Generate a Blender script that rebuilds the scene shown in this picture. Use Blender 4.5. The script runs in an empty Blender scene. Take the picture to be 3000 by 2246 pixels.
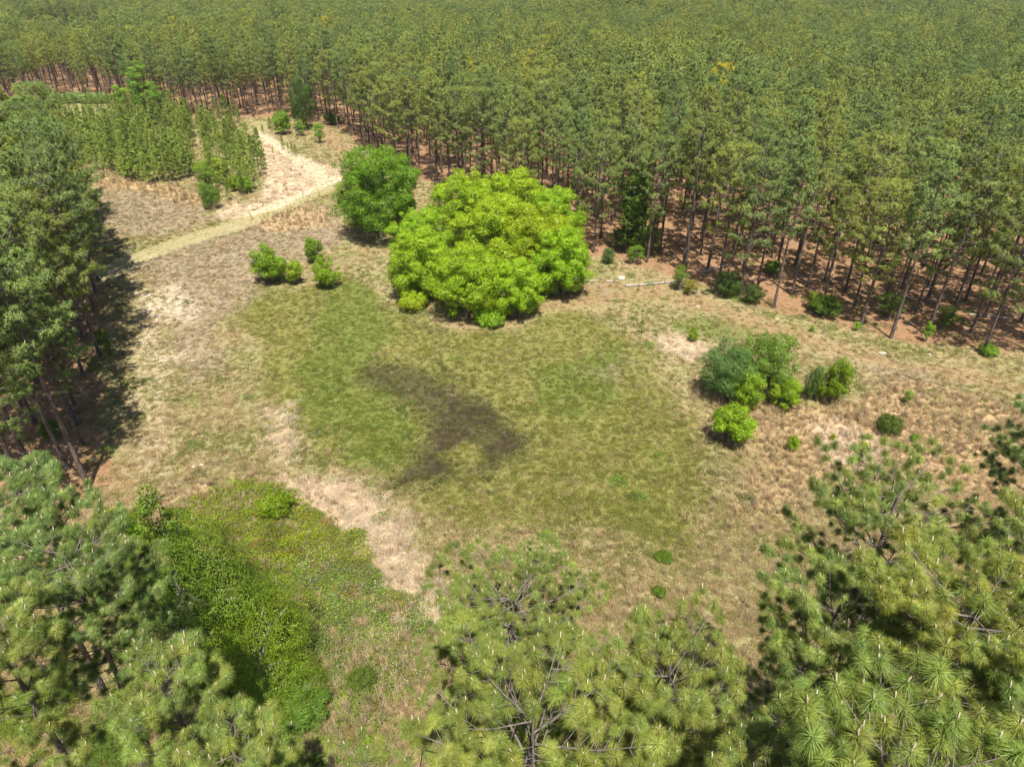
import bpy, math, random
import numpy as np
from mathutils import Vector, Matrix

# ------------------------------------------------------------------ camera, sky, sun, exposure
scene = bpy.context.scene
H = 36.0
PITCH = math.radians(31.2)
cam_d = bpy.data.cameras.new('camera')
cam_d.sensor_width = 36.0
cam_d.lens = 24.0
cam_d.clip_start = 0.1
cam_d.clip_end = 9000
cam = bpy.data.objects.new('camera', cam_d)
scene.collection.objects.link(cam)
cam.location = (0, 0, H)
cam.rotation_euler = (math.pi / 2 - PITCH, 0, 0)
scene.camera = cam

SUN_EL = math.radians(65)
SHADOW_AZ = math.radians(-12)          # shadows run away from the camera, a touch to the left
world = bpy.data.worlds.new('World')
scene.world = world
world.use_nodes = True
wn = world.node_tree.nodes
wn.clear()
sky = wn.new('ShaderNodeTexSky')
sky.sky_type = 'NISHITA'
sky.sun_disc = False
sky.sun_elevation = SUN_EL
sky.sun_rotation = math.radians(180) - SHADOW_AZ
sky.altitude = 100
sky.air_density = 1.0
sky.dust_density = 1.6
bg = wn.new('ShaderNodeBackground')
bg.inputs['Strength'].default_value = 0.07
wo = wn.new('ShaderNodeOutputWorld')
world.node_tree.links.new(sky.outputs[0], bg.inputs[0])
world.node_tree.links.new(bg.outputs[0], wo.inputs[0])

sun_d = bpy.data.lights.new('sun', 'SUN')
sun_d.energy = 5.0
sun_d.angle = math.radians(0.5)
sun_d.color = (1.0, 0.93, 0.82)
sun = bpy.data.objects.new('sun', sun_d)
scene.collection.objects.link(sun)
ld = Vector((math.sin(SHADOW_AZ) * math.cos(SUN_EL), math.cos(SHADOW_AZ) * math.cos(SUN_EL), -math.sin(SUN_EL)))
sun.rotation_euler = ld.to_track_quat('-Z', 'Y').to_euler()
sun.location = (0, -60, 120)

scene.view_settings.view_transform = 'Standard'
scene.view_settings.look = 'None'
scene.view_settings.exposure = 0.70
scene.view_settings.gamma = 1.0
scene.view_settings.use_curve_mapping = False
scene.render.engine = 'CYCLES'
scene.cycles.max_bounces = 6
scene.cycles.diffuse_bounces = 3
scene.cycles.glossy_bounces = 2
scene.cycles.transmission_bounces = 4
scene.cycles.transparent_max_bounces = 4
scene.cycles.caustics_reflective = False
scene.cycles.caustics_refractive = False

# ------------------------------------------------------------------ geometry of the view (places things on the ground)
CP, SP = math.cos(PITCH), math.sin(PITCH)
F = 2000.0


def P(px, py, z=0.0):
    xr = (px - 1500) / F
    yu = (1123 - py) / F
    dz = -SP + yu * CP
    t = (z - H) / dz
    return np.array([xr * t, (CP + yu * SP) * t, z])


def depth_at(px, py, z=0.0):
    yu = (1123 - py) / F
    return (z - H) / (-SP + yu * CP)


def project(x, y, z):
    dx, dy, dz = x, y, z - H
    fz = dy * CP - dz * SP
    u = dy * SP + dz * CP
    return 1500 + F * dx / fz, 1123 - F * u / fz, fz


def sstep(a, b, v):
    t = np.clip((v - a) / (b - a), 0, 1)
    return t * t * (3 - 2 * t)


def gz(x, y):
    """height of the ground"""
    x = np.asarray(x, float)
    y = np.asarray(y, float)
    z = 0.10 * np.sin(x * 0.21 + 0.6) * np.cos(y * 0.17) + 0.06 * np.sin(x * 0.47 + y * 0.39 + 1.3)
    d = np.hypot(x, y)
    far = sstep(190, 460, d)
    z = z + far * (3.2 * np.sin(x * 0.0125 + 0.8) * np.sin(y * 0.0135 + 1.9) + 1.6 * np.sin(x * 0.031 + y * 0.012) - 1.0)
    return z


# value noise for masks
_rs = np.random.RandomState(7)
_NT = _rs.rand(256, 256)


def vnoise(x, y, s):
    x = np.asarray(x, float) / s + 37.3
    y = np.asarray(y, float) / s + 11.7
    xi = np.floor(x).astype(int)
    yi = np.floor(y).astype(int)
    fx = x - xi
    fy = y - yi
    fx = fx * fx * (3 - 2 * fx)
    fy = fy * fy * (3 - 2 * fy)
    a = _NT[xi % 256, yi % 256]
    b = _NT[(xi + 1) % 256, yi % 256]
    c = _NT[xi % 256, (yi + 1) % 256]
    d = _NT[(xi + 1) % 256, (yi + 1) % 256]
    return (a * (1 - fx) + b * fx) * (1 - fy) + (c * (1 - fx) + d * fx) * fy


def fbm(x, y, s, o=3):
    v = 0
    a = 0.5
    n = 0
    for k in range(o):
        v = v + a * vnoise(np.asarray(x) + 13 * k, np.asarray(y) - 7 * k, s / 2 ** k)
        n += a
        a *= 0.55
    return v / n


def sdf_poly(x, y, poly):
    """positive inside, metres"""
    x = np.asarray(x, float)
    y = np.asarray(y, float)
    d2 = np.full(x.shape, 1e12)
    inside = np.zeros(x.shape, bool)
    n = len(poly)
    for i in range(n):
        ax, ay = poly[i]
        bx, by = poly[(i + 1) % n]
        ex, ey = bx - ax, by - ay
        L = ex * ex + ey * ey + 1e-9
        t = np.clip(((x - ax) * ex + (y - ay) * ey) / L, 0, 1)
        d2 = np.minimum(d2, (x - ax - t * ex) ** 2 + (y - ay - t * ey) ** 2)
        cond = ((ay > y) != (by > y))
        xx = (bx - ax) * (y - ay) / ((by - ay) if abs(by - ay) > 1e-9 else 1e-9) + ax
        inside ^= cond & (x < xx)
    d = np.sqrt(d2)
    return np.where(inside, d, -d)


def sdf_line(x, y, pts):
    x = np.asarray(x, float)
    y = np.asarray(y, float)
    d2 = np.full(x.shape, 1e12)
    for (ax, ay), (bx, by) in zip(pts[:-1], pts[1:]):
        ex, ey = bx - ax, by - ay
        L = ex * ex + ey * ey + 1e-9
        t = np.clip(((x - ax) * ex + (y - ay) * ey) / L, 0, 1)
        d2 = np.minimum(d2, (x - ax - t * ex) ** 2 + (y - ay - t * ey) ** 2)
    return np.sqrt(d2)


def gp(pts):
    return [tuple(P(a, b)[:2]) for a, b in pts]


def union(*polys):
    def f(x, y, soft):
        v = None
        for p in polys:
            s = sdf_poly(x, y, p)
            v = s if v is None else np.maximum(v, s)
        return sstep(-soft, soft, v)
    return f


# front edge of the big wood: bases of its first pines, seen from above
EDGE_A = gp([(-400, 350), (0, 330), (90, 308), (200, 282), (300, 288), (430, 330), (552, 345), (680, 350), (820, 345), (930, 366), (1005, 385), (1072, 444),
             (1180, 515), (1271, 540), (1420, 620), (1600, 700), (1745, 756), (1900, 790), (2035, 835), (2155, 885), (2283, 930), (2400, 935),
             (2480, 955), (2580, 985), (2670, 1012), (2780, 1018), (2900, 1036), (3000, 1040)])
EDGE_A = [(-900, 300), (-420, 262)] + EDGE_A + [(75, 58), (120, 50), (900, 40)]
_ex = np.array([p[0] for p in EDGE_A])
_ey = np.array([p[1] for p in EDGE_A])
_o = np.argsort(_ex)
_ex, _ey = _ex[_o], _ey[_o]


def edge_a(x):
    return np.interp(x, _ex, _ey)


# the left wood
STAND_B = gp([(215, 590), (258, 680), (285, 800), (322, 965), (290, 1100), (285, 1250), (290, 1405), (240, 1490), (90, 1560)])
STAND_B = STAND_B + [(-75, 26), (-150, 26), (-150, 122)]
YOUNG = gp([(40, 450), (250, 500), (330, 520), (440, 550), (545, 545), (640, 590), (700, 585), (775, 550), (778, 490), (740, 400), (715, 362), (552, 352), (300, 330), (90, 322)])

Z = {}
Z['meadow'] = union(gp([(690, 820), (840, 850), (1010, 800), (1140, 880), (1300, 950), (1520, 960), (1700, 900), (1880, 1000), (1960, 1160), (2080, 1260), (2060, 1450), (1990, 1640),
                        (1700, 1560), (1400, 1560), (1180, 1480), (1060, 1390), (930, 1330), (820, 1180), (760, 1050), (700, 940)]))
Z['lush'] = union(gp([(900, 860), (1060, 830), (1120, 880), (1150, 980), (1100, 1060), (1150, 1160), (1240, 1260), (1180, 1390), (1080, 1420), (990, 1330), (900, 1200), (880, 1080), (940, 980)]),
                  gp([(1950, 950), (2060, 915), (2210, 950), (2240, 1000), (2080, 1000), (1960, 985)]),
                  gp([(1580, 1080), (1800, 1020), (1850, 1150), (1700, 1250), (1560, 1200)]))
Z['wet'] = union(gp([(1270, 1150), (1340, 1140), (1420, 1170), (1490, 1230), (1560, 1275), (1530, 1330), (1430, 1390), (1330, 1415), (1180, 1440), (1110, 1430), (1180, 1365), (1240, 1300), (1240, 1230)]),
                 gp([(1270, 1040), (1320, 1080), (1370, 1130), (1340, 1140), (1290, 1090)]))
TAIL = union(gp([(1060, 1050), (1200, 1060), (1320, 1110), (1400, 1170), (1340, 1260), (1240, 1270), (1180, 1200), (1030, 1120)]),
             gp([(1110, 860), (1190, 930), (1290, 950), (1345, 950), (1320, 1000), (1300, 1040), (1280, 1010), (1300, 975), (1200, 955), (1120, 900)]))
ISLE = gp([(1290, 1340), (1340, 1290), (1410, 1295), (1410, 1345), (1340, 1385)])
Z['weed'] = union(gp([(420, 740), (560, 690), (720, 640), (900, 600), (985, 610), (1010, 720), (900, 760), (760, 840), (690, 900), (640, 980), (600, 1120), (540, 1130), (500, 900), (440, 810)]),
                  gp([(300, 560), (480, 570), (600, 600), (640, 640), (480, 690), (330, 690)]),
                  gp([(1230, 1160), (1260, 1150)  , (1270, 1180)]),
                  gp([(2480, 1050), (2700, 1080), (2800, 1180), (2600, 1160)]),
                  gp([(1700, 1080), (1810, 1060), (1850, 1110), (1790, 1140)]))
Z['sand'] = union(gp([(400, 860), (470, 830), (545, 815), (600, 915), (590, 945), (500, 950), (470, 1010), (430, 1040), (405, 1020), (430, 930)]),
                  gp([(425, 1030), (575, 1010), (575, 1055), (440, 1065)]), gp([(670, 655), (705, 655), (700, 672), (670, 668)]),
                  gp([(562, 700), (590, 697), (592, 712), (565, 712)]), gp([(428, 745), (500, 745), (480, 762), (430, 758)]),
                  gp([(365, 1150), (395, 1150), (400, 1200), (372, 1200)]), gp([(410, 1050), (440, 1060), (440, 1130), (418, 1120)]),
                  gp([(465, 1080), (490, 1080), (480, 1330), (460, 1330)]))
Z['bleached'] = union(gp([(660, 600), (770, 592), (775, 520), (745, 440), (745, 380), (800, 400), (870, 450), (950, 480), (1040, 500), (1000, 535), (900, 570), (810, 615), (750, 632), (640, 640)]),
                      gp([(1910, 985), (1960, 975), (2080, 1010), (2070, 1050), (2000, 1060), (1930, 1030)]),
                      gp([(2370, 1240), (2470, 1230), (2560, 1270), (2610, 1310), (2560, 1370), (2440, 1370), (2380, 1320)]),
                      gp([(840, 1400), (960, 1410), (1060, 1450), (1180, 1560), (1260, 1700), (1290, 1800), (1180, 1860), (1130, 1740), (1100, 1620), (960, 1530), (880, 1480)]),
                      gp([(800, 1200), (840, 1180), (860, 1280), (830, 1340)]))
Z['sedge'] = union(gp([(2060, 1160), (2330, 1200), (2450, 1180), (2600, 1120), (2950, 1180), (3100, 1250), (3000, 1420), (2600, 1420), (2350, 1420), (2250, 1500), (2120, 1480), (2220, 1350)]),
                   gp([(290, 495), (420, 530), (560, 560), (640, 590), (560, 600), (420, 560), (290, 540)]),
                   gp([(450, 1440), (600, 1400), (860, 1400), (960, 1460), (700, 1500), (420, 1540)]),
                   gp([(740, 640), (860, 600), (990, 620), (960, 660), (800, 680)]),
                   gp([(1000, 1900), (1300, 1850), (1400, 2300), (900, 2300)]))
Z['litter'] = union(gp([(960, 690), (1100, 740), (1160, 760), (1120, 720), (1000, 680)]), gp([(1560, 870), (1740, 800), (2050, 850), (2300, 950), (2600, 1030), (3050, 1110), (3050, 1170), (2600, 1090), (2300, 1010), (2050, 915), (1800, 880), (1640, 920)]),
                    gp([(1200, 915), (1400, 900), (1650, 860), (1640, 930), (1400, 960), (1330, 955)]),
                    gp([(2600, 1330), (3100, 1280), (3100, 2400), (2550, 2400), (2500, 2000), (2750, 1600)]),
                    gp([(-100, 1300), (340, 1300), (420, 1430), (330, 1520), (300, 2300), (-100, 2300)]),
                    gp([(250, 1850), (620, 1950), (600, 2300), (200, 2300)]),
                    gp([(800, 340), (1000, 380), (1080, 470), (1160, 560), (1080, 480), (960, 440)]))
TRACK = gp([(300, 800), (400, 758), (520, 712), (650, 672), (760, 632), (870, 585), (960, 548), (1040, 515)])
TRACK2 = gp([(960, 548), (930, 500), (880, 470), (820, 435), (775, 395), (760, 360)])
PATH = gp([(350, 780), (430, 900), (440, 1100), (430, 1300), (470, 1480)])


def masks(x, y):
    x = np.asarray(x, float)
    y = np.asarray(y, float)
    wob = (fbm(x, y, 7.0) - 0.5) * 5.0
    wob2 = (fbm(x + 90, y, 7.0) - 0.5) * 5.0
    xx, yy = x + wob, y + wob2
    m = {k: f(xx, yy, s) for (k, f), s in zip(Z.items(), [3.0, 3.5, 1.6, 3.5, 1.0, 1.6, 2.6, 2.2])}
    sx, sy = x + wob * 0.25, y + wob2 * 0.25
    m['sand'] = Z['sand'](x + wob * 0.5, y + wob2 * 0.5, 1.8) * 0.80
    m['wet'] = Z['wet'](x + wob * 0.35, y + wob2 * 0.35, 2.6) * (1 - 0.8 * sstep(-1, 1, sdf_poly(x + wob * 0.3, y + wob2 * 0.3, ISLE)))
    m['bleached'] = Z['bleached'](x + wob * 0.5, y + wob2 * 0.5, 2.0)
    m['wet'] = np.maximum(m['wet'], 0.82 * TAIL(x + wob * 0.35, y + wob2 * 0.35, 2.6))
    fa = sstep(-2.0, 3.5, yy - edge_a(xx))
    fb = sstep(-2.5, 2.0, sdf_poly(xx, yy, STAND_B))
    m['litter'] = np.maximum.reduce([fa, fb, m['litter'] * 0.50])
    d = np.minimum(sdf_line(sx, sy, TRACK), sdf_line(sx, sy, TRACK2))
    dp = sdf_line(sx, sy, PATH)
    d1 = sdf_line(sx, sy, TRACK)
    m['track'] = np.maximum(1 - sstep(1.6, 3.0, d1), 0.55 * (1 - sstep(1.2, 2.6, d))) * (1 - fa)
    m['rut'] = np.maximum(0.8 * np.maximum(0, 1 - np.abs(d1 - 0.95) / 0.5), (1 - sstep(0.5, 3.5, dp)) * 0.62) * (1 - fa)
    return m


# ------------------------------------------------------------------ node helpers and materials
def new_mat(name):
    m = bpy.data.materials.new(name)
    m.use_nodes = True
    nt = m.node_tree
    nt.nodes.clear()
    return m, nt


class N:
    def __init__(s, nt):
        s.nt = nt

    def n(s, t, **kw):
        x = s.nt.nodes.new(t)
        for k, v in kw.items():
            setattr(x, k, v)
        return x

    def l(s, a, b):
        s.nt.links.new(a, b)

    def val(s, sock, v):
        if isinstance(v, bpy.types.NodeSocket):
            s.l(v, sock)
        else:
            if isinstance(v, (tuple, list)) and len(v) == 3 and len(sock.default_value) == 4:
                v = (*v, 1)
            sock.default_value = v

    def mix(s, fac, a, b, bt='MIX'):
        x = s.n('ShaderNodeMix', data_type='RGBA', blend_type=bt)
        s.val(x.inputs[0], fac)
        s.val(x.inputs[6], a)
        s.val(x.inputs[7], b)
        return x.outputs[2]

    def math(s, op, a, b=0.0, c=0.0, clamp=False):
        x = s.n('ShaderNodeMath', operation=op, use_clamp=clamp)
        s.val(x.inputs[0], a)
        s.val(x.inputs[1], b)
        s.val(x.inputs[2], c)
        return x.outputs[0]

    def noise(s, vec, scale, detail=4, rough=0.55, dist=0.0):
        x = s.n('ShaderNodeTexNoise')
        s.l(vec, x.inputs['Vector'])
        x.inputs['Scale'].default_value = scale
        x.inputs['Detail'].default_value = detail
        x.inputs['Roughness'].default_value = rough
        x.inputs['Distortion'].default_value = dist
        return x.outputs['Fac']

    def range(s, v, a, b, c=0.0, d=1.0, smooth=True):
        x = s.n('ShaderNodeMapRange', interpolation_type='SMOOTHSTEP' if smooth else 'LINEAR')
        s.val(x.inputs[0], v)
        x.inputs[1].default_value = a
        x.inputs[2].default_value = b
        x.inputs[3].default_value = c
        x.inputs[4].default_value = d
        return x.outputs[0]


def foliage_mat(name, col, col2, src='object', trans=0.35, rough=0.5, spec=0.25, vary=0.5):
    """colour = two-tone by the leaf's own random value x a tint (object colour or instance attribute)"""
    m, nt = new_mat(name)
    g = N(nt)
    at = g.n('ShaderNodeAttribute', attribute_name='rnd')
    base = g.mix(at.outputs['Fac'], col, col2)
    if src == 'object':
        oi = g.n('ShaderNodeObjectInfo')
        tint = oi.outputs['Color']
    else:
        ti = g.n('ShaderNodeAttribute', attribute_name='tint', attribute_type='INSTANCER')
        tint = ti.outputs['Color']
    c = g.mix(1.0, base, tint, 'MULTIPLY')
    geo = g.n('ShaderNodeNewGeometry')
    nz = g.noise(geo.outputs['Position'], 0.55, 3)
    k = g.range(nz, 0.3, 0.7, 1 - vary * 0.35, 1 + vary * 0.35)
    cc = g.n('ShaderNodeCombineColor')
    for i in range(3):
        g.l(k, cc.inputs[i])
    c = g.mix(1.0, c, cc.outputs[0], 'MULTIPLY')
    b = g.n('ShaderNodeBsdfPrincipled')
    g.l(c, b.inputs['Base Color'])
    b.inputs['Roughness'].default_value = rough
    b.inputs['Specular IOR Level'].default_value = spec
    if name != 'grass_blades':
        fa = g.n('ShaderNodeAttribute', attribute_name='fn')
        vt = g.n('ShaderNodeVectorTransform', vector_type='NORMAL', convert_from='OBJECT', convert_to='WORLD')
        g.l(fa.outputs['Vector'], vt.inputs[0])
        a1 = g.n('ShaderNodeVectorMath', operation='SCALE')
        g.l(vt.outputs[0], a1.inputs[0])
        a1.inputs['Scale'].default_value = 1.3
        a2 = g.n('ShaderNodeVectorMath', operation='ADD')
        g.l(a1.outputs[0], a2.inputs[0])
        g.l(geo.outputs['Normal'], a2.inputs[1])
        a3 = g.n('ShaderNodeVectorMath', operation='NORMALIZE')
        g.l(a2.outputs[0], a3.inputs[0])
        g.l(a3.outputs[0], b.inputs['Normal'])
    t = g.n('ShaderNodeBsdfTranslucent')
    g.l(c, t.inputs['Color'])
    mx = g.n('ShaderNodeMixShader')
    mx.inputs[0].default_value = trans
    g.l(b.outputs[0], mx.inputs[1])
    g.l(t.outputs[0], mx.inputs[2])
    o = g.n('ShaderNodeOutputMaterial')
    g.l(mx.outputs[0], o.inputs[0])
    return m


def bark_mat(name, c1, c2, scale=6.0):
    m, nt = new_mat(name)
    g = N(nt)
    tc = g.n('ShaderNodeTexCoord')
    mp = g.n('ShaderNodeMapping')
    g.l(tc.outputs['Object'], mp.inputs['Vector'])
    mp.inputs['Scale'].default_value = (1, 1, 0.3)
    v = g.noise(mp.outputs[0], scale, 5, 0.65)
    f = g.range(v, 0.35, 0.68)
    c = g.mix(f, c1, c2)
    v2 = g.noise(tc.outputs['Object'], 0.7, 2)
    c = g.mix(g.range(v2, 0.4, 0.7, 0, 0.45), c, (c2[0] * 1.25, c2[1] * 1.2, c2[2] * 1.2))
    b = g.n('ShaderNodeBsdfPrincipled')
    g.l(c, b.inputs['Base Color'])
    b.inputs['Roughness'].default_value = 0.9
    b.inputs['Specular IOR Level'].default_value = 0.15
    bp = g.n('ShaderNodeBump')
    bp.inputs['Strength'].default_value = 0.6
    bp.inputs['Distance'].default_value = 0.04
    g.l(v, bp.inputs['Height'])
    g.l(bp.outputs[0], b.inputs['Normal'])
    o = g.n('ShaderNodeOutputMaterial')
    g.l(b.outputs[0], o.inputs[0])
    return m


def plain_mat(name, c1, c2, scale=4.0, rough=0.85):
    m, nt = new_mat(name)
    g = N(nt)
    tc = g.n('ShaderNodeTexCoord')
    v = g.noise(tc.outputs['Object'], scale, 5, 0.6)
    c = g.mix(g.range(v, 0.35, 0.65), c1, c2)
    b = g.n('ShaderNodeBsdfPrincipled')
    g.l(c, b.inputs['Base Color'])
    b.inputs['Roughness'].default_value = rough
    bp = g.n('ShaderNodeBump')
    bp.inputs['Strength'].default_value = 0.5
    bp.inputs['Distance'].default_value = 0.03
    g.l(v, bp.inputs['Height'])
    g.l(bp.outputs[0], b.inputs['Normal'])
    o = g.n('ShaderNodeOutputMaterial')
    g.l(b.outputs[0], o.inputs[0])
    return m


M = {}
M['needle'] = foliage_mat('needles', (0.165, 0.240, 0.050), (0.330, 0.385, 0.084), 'object', 0.31, 0.42, 0.35, 0.45)
M['needle_far'] = foliage_mat('needles_distant', (0.155, 0.230, 0.054), (0.310, 0.36, 0.086), 'inst', 0.24, 0.5, 0.25, 0.5)
M['leaf'] = foliage_mat('leaves', (0.25, 0.42, 0.035), (0.40, 0.52, 0.055), 'object', 0.42, 0.42, 0.4, 0.4)
M['leaf_far'] = foliage_mat('leaves_ground_cover', (0.20, 0.33, 0.045), (0.32, 0.38, 0.055), 'inst', 0.4, 0.5, 0.3, 0.5)
M['grass'] = foliage_mat('grass_blades', (0.85, 0.85, 0.85), (1.15, 1.12, 1.05), 'inst', 0.35, 0.6, 0.15, 0.35)
M['petal'] = foliage_mat('petals', (0.8, 0.8, 0.76), (0.85, 0.85, 0.8), 'inst', 0.3, 0.6, 0.2, 0.0)
M['bark'] = bark_mat('pine_bark', (0.060, 0.045, 0.040), (0.175, 0.140, 0.130))
M['twig'] = bark_mat('branch_bark', (0.075, 0.062, 0.055), (0.22, 0.19, 0.175), 9.0)
M['greybark'] = bark_mat('grey_bark', (0.11, 0.095, 0.08), (0.26, 0.23, 0.20), 7.0)
M['candle'] = plain_mat('pine_candle', (0.52, 0.40, 0.28), (0.66, 0.55, 0.42), 30)
M['deadwood'] = plain_mat('bleached_wood', (0.24, 0.21, 0.18), (0.42, 0.385, 0.34), 5)
M['rock'] = plain_mat('pale_rock', (0.42, 0.37, 0.30), (0.66, 0.60, 0.51), 3)


def ground_material():
    m, nt = new_mat('ground_soil_and_grass')
    g = N(nt)
    geo = g.n('ShaderNodeNewGeometry')
    pos = geo.outputs['Position']
    A = g.n('ShaderNodeAttribute', attribute_name='zoneA')   # meadow, lush, wet
    B = g.n('ShaderNodeAttribute', attribute_name='zoneB')   # weed, sand, bleached
    C = g.n('ShaderNodeAttribute', attribute_name='zoneC')   # sedge, litter, track
    D = g.n('ShaderNodeAttribute', attribute_name='rut')

    def sep(a):
        s = g.n('ShaderNodeSeparateColor')
        g.l(a.outputs['Color'], s.inputs[0])
        return s.outputs
    a, b_, c_ = sep(A), sep(B), sep(C)
    nb = g.noise(pos, 0.22, 5, 0.6)
    nm = g.noise(pos, 1.5, 6, 0.65, 0.4)
    nf = g.noise(pos, 8.0, 5, 0.7)
    vf = g.noise(pos, 30.0, 3, 0.7)
    mp = g.n('ShaderNodeMapping')
    g.l(pos, mp.inputs['Vector'])
    mp.inputs['Rotation'].default_value = (0, 0, 0.5)
    mp.inputs['Scale'].default_value = (1.0, 4.0, 1.0)
    st = g.noise(mp.outputs[0], 5.5, 6, 0.78, 0.2)
    fine = g.math('ADD', g.math('MULTIPLY', nf, 0.6), g.math('MULTIPLY', vf, 0.4))
    ff = g.range(fine, 0.36, 0.64)

    def m2(c1, c2, f=ff):
        return g.mix(f, c1, c2)

    def zone(col, mask, newcol, amt=1.0, lo=0.32, hi=0.68, nk=0.9, noise=nm):
        t = g.math('ADD', mask, g.math('MULTIPLY', g.math('SUBTRACT', noise, 0.5), nk))
        t = g.range(t, lo, hi, 0, amt)
        return g.mix(t, col, newcol)

    # dry grass mixed with some green
    base = g.mix(g.range(st, 0.38, 0.62), m2((0.26, 0.195, 0.11), (0.425, 0.325, 0.195)), m2((0.20, 0.19, 0.08), (0.32, 0.28, 0.135)))
    base = g.mix(g.range(nb, 0.45, 0.62, 0, 0.6), base, m2((0.17, 0.20, 0.065), (0.29, 0.30, 0.12)))
    meadow = g.mix(g.range(st, 0.40, 0.66), m2((0.122, 0.136, 0.028), (0.21, 0.22, 0.052)), m2((0.18, 0.168, 0.058), (0.275, 0.245, 0.10)))
    col = zone(base, a[0], meadow, 0.92)
    col = zone(col, b_[0], m2((0.225, 0.18, 0.12), (0.37, 0.30, 0.205)), 0.85)
    col = zone(col, a[1], m2((0.095, 0.135, 0.028), (0.16, 0.20, 0.045)), 0.7)
    col = zone(col, c_[0], m2((0.33, 0.225, 0.12), (0.54, 0.395, 0.225), g.range(st, 0.35, 0.65)), 0.85)
    col = zone(col, c_[2], g.mix(g.range(st, 0.3, 0.7), m2((0.30, 0.25, 0.13), (0.42, 0.35, 0.195)), m2((0.235, 0.225, 0.095), (0.34, 0.31, 0.145))), 0.9, nk=0.5)
    col = zone(col, D.outputs['Fac'], m2((0.34, 0.28, 0.18), (0.48, 0.40, 0.27)), 0.7, nk=0.9)
    col = zone(col, b_[2], m2((0.42, 0.33, 0.225), (0.66, 0.54, 0.39), g.range(st, 0.33, 0.67)), 0.9, 0.38, 0.75, 1.1)
    col = zone(col, b_[1], m2((0.40, 0.32, 0.225), (0.60, 0.51, 0.39)), 0.85, 0.55, 0.85, 2.6)
    straw = g.mix(g.range(nm, 0.38, 0.66), m2((0.17, 0.088, 0.045), (0.34, 0.185, 0.105)), m2((0.23, 0.15, 0.08), (0.39, 0.25, 0.15)))
    col = zone(col, c_[1], straw, 0.95)
    col = zone(col, a[2], m2((0.040, 0.034, 0.018), (0.085, 0.075, 0.035)), 0.85, 0.30, 0.85, 0.9)
    b = g.n('ShaderNodeBsdfPrincipled')
    g.l(col, b.inputs['Base Color'])
    b.inputs['Specular IOR Level'].default_value = 0.15
    b.inputs['Roughness'].default_value = 0.95
    h = g.math('ADD', g.math('MULTIPLY', nm, 0.5), g.math('ADD', g.math('MULTIPLY', fine, 0.7), g.math('MULTIPLY', st, 0.3)))
    bp = g.n('ShaderNodeBump')
    bp.inputs['Strength'].default_value = 0.8
    bp.inputs['Distance'].default_value = 0.07
    g.l(h, bp.inputs['Height'])
    g.l(bp.outputs[0], b.inputs['Normal'])
    o = g.n('ShaderNodeOutputMaterial')
    g.l(b.outputs[0], o.inputs[0])
    return m


def water_material():
    m, nt = new_mat('shallow_brown_water')
    g = N(nt)
    geo = g.n('ShaderNodeNewGeometry')
    v = g.noise(geo.outputs['Position'], 1.2, 5, 0.65)
    v2 = g.noise(geo.outputs['Position'], 5.0, 4, 0.6)
    c = g.mix(g.range(v, 0.35, 0.65), (0.038, 0.029, 0.016), (0.075, 0.056, 0.032))
    c = g.mix(g.range(v2, 0.52, 0.66, 0, 0.6), c, (0.10, 0.10, 0.035))
    b = g.n('ShaderNodeBsdfPrincipled')
    g.l(c, b.inputs['Base Color'])
    b.inputs['Roughness'].default_value = 0.3
    b.inputs['Specular IOR Level'].default_value = 0.3
    bp = g.n('ShaderNodeBump')
    bp.inputs['Strength'].default_value = 0.12
    bp.inputs['Distance'].default_value = 0.02
    g.l(v2, bp.inputs['Height'])
    g.l(bp.outputs[0], b.inputs['Normal'])
    o = g.n('ShaderNodeOutputMaterial')
    g.l(b.outputs[0], o.inputs[0])
    return m


# ------------------------------------------------------------------ mesh helpers
def raw_mesh(name, V, polys, mats, rnd=None, mat_idx=None, smooth=False, fn=None):
    """polys: list of (n,k) int arrays"""
    me = bpy.data.meshes.new(name)
    V = np.asarray(V, np.float32)
    loops = np.concatenate([p.ravel() for p in polys]).astype(np.int32)
    sizes = np.concatenate([np.full(len(p), p.shape[1], np.int32) for p in polys])
    starts = np.concatenate([[0], np.cumsum(sizes)[:-1]]).astype(np.int32)
    me.vertices.add(len(V))
    me.vertices.foreach_set('co', V.ravel())
    me.loops.add(len(loops))
    me.loops.foreach_set('vertex_index', loops)
    me.polygons.add(len(sizes))
    me.polygons.foreach_set('loop_start', starts)
    me.polygons.foreach_set('loop_total', sizes)
    if smooth:
        me.polygons.foreach_set('use_smooth', np.ones(len(sizes), bool))
    for mt in mats:
        me.materials.append(mt)
    if mat_idx is not None:
        me.polygons.foreach_set('material_index', np.asarray(mat_idx, np.int32))
    me.update(calc_edges=True)
    if rnd is not None:
        at = me.attributes.new('rnd', 'FLOAT', 'POINT')
        at.data.foreach_set('value', np.asarray(rnd, np.float32))
    if fn is not None:
        at = me.attributes.new('fn', 'FLOAT_VECTOR', 'POINT')
        at.data.foreach_set('vector', np.asarray(fn, np.float32).ravel())
    return me


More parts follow.
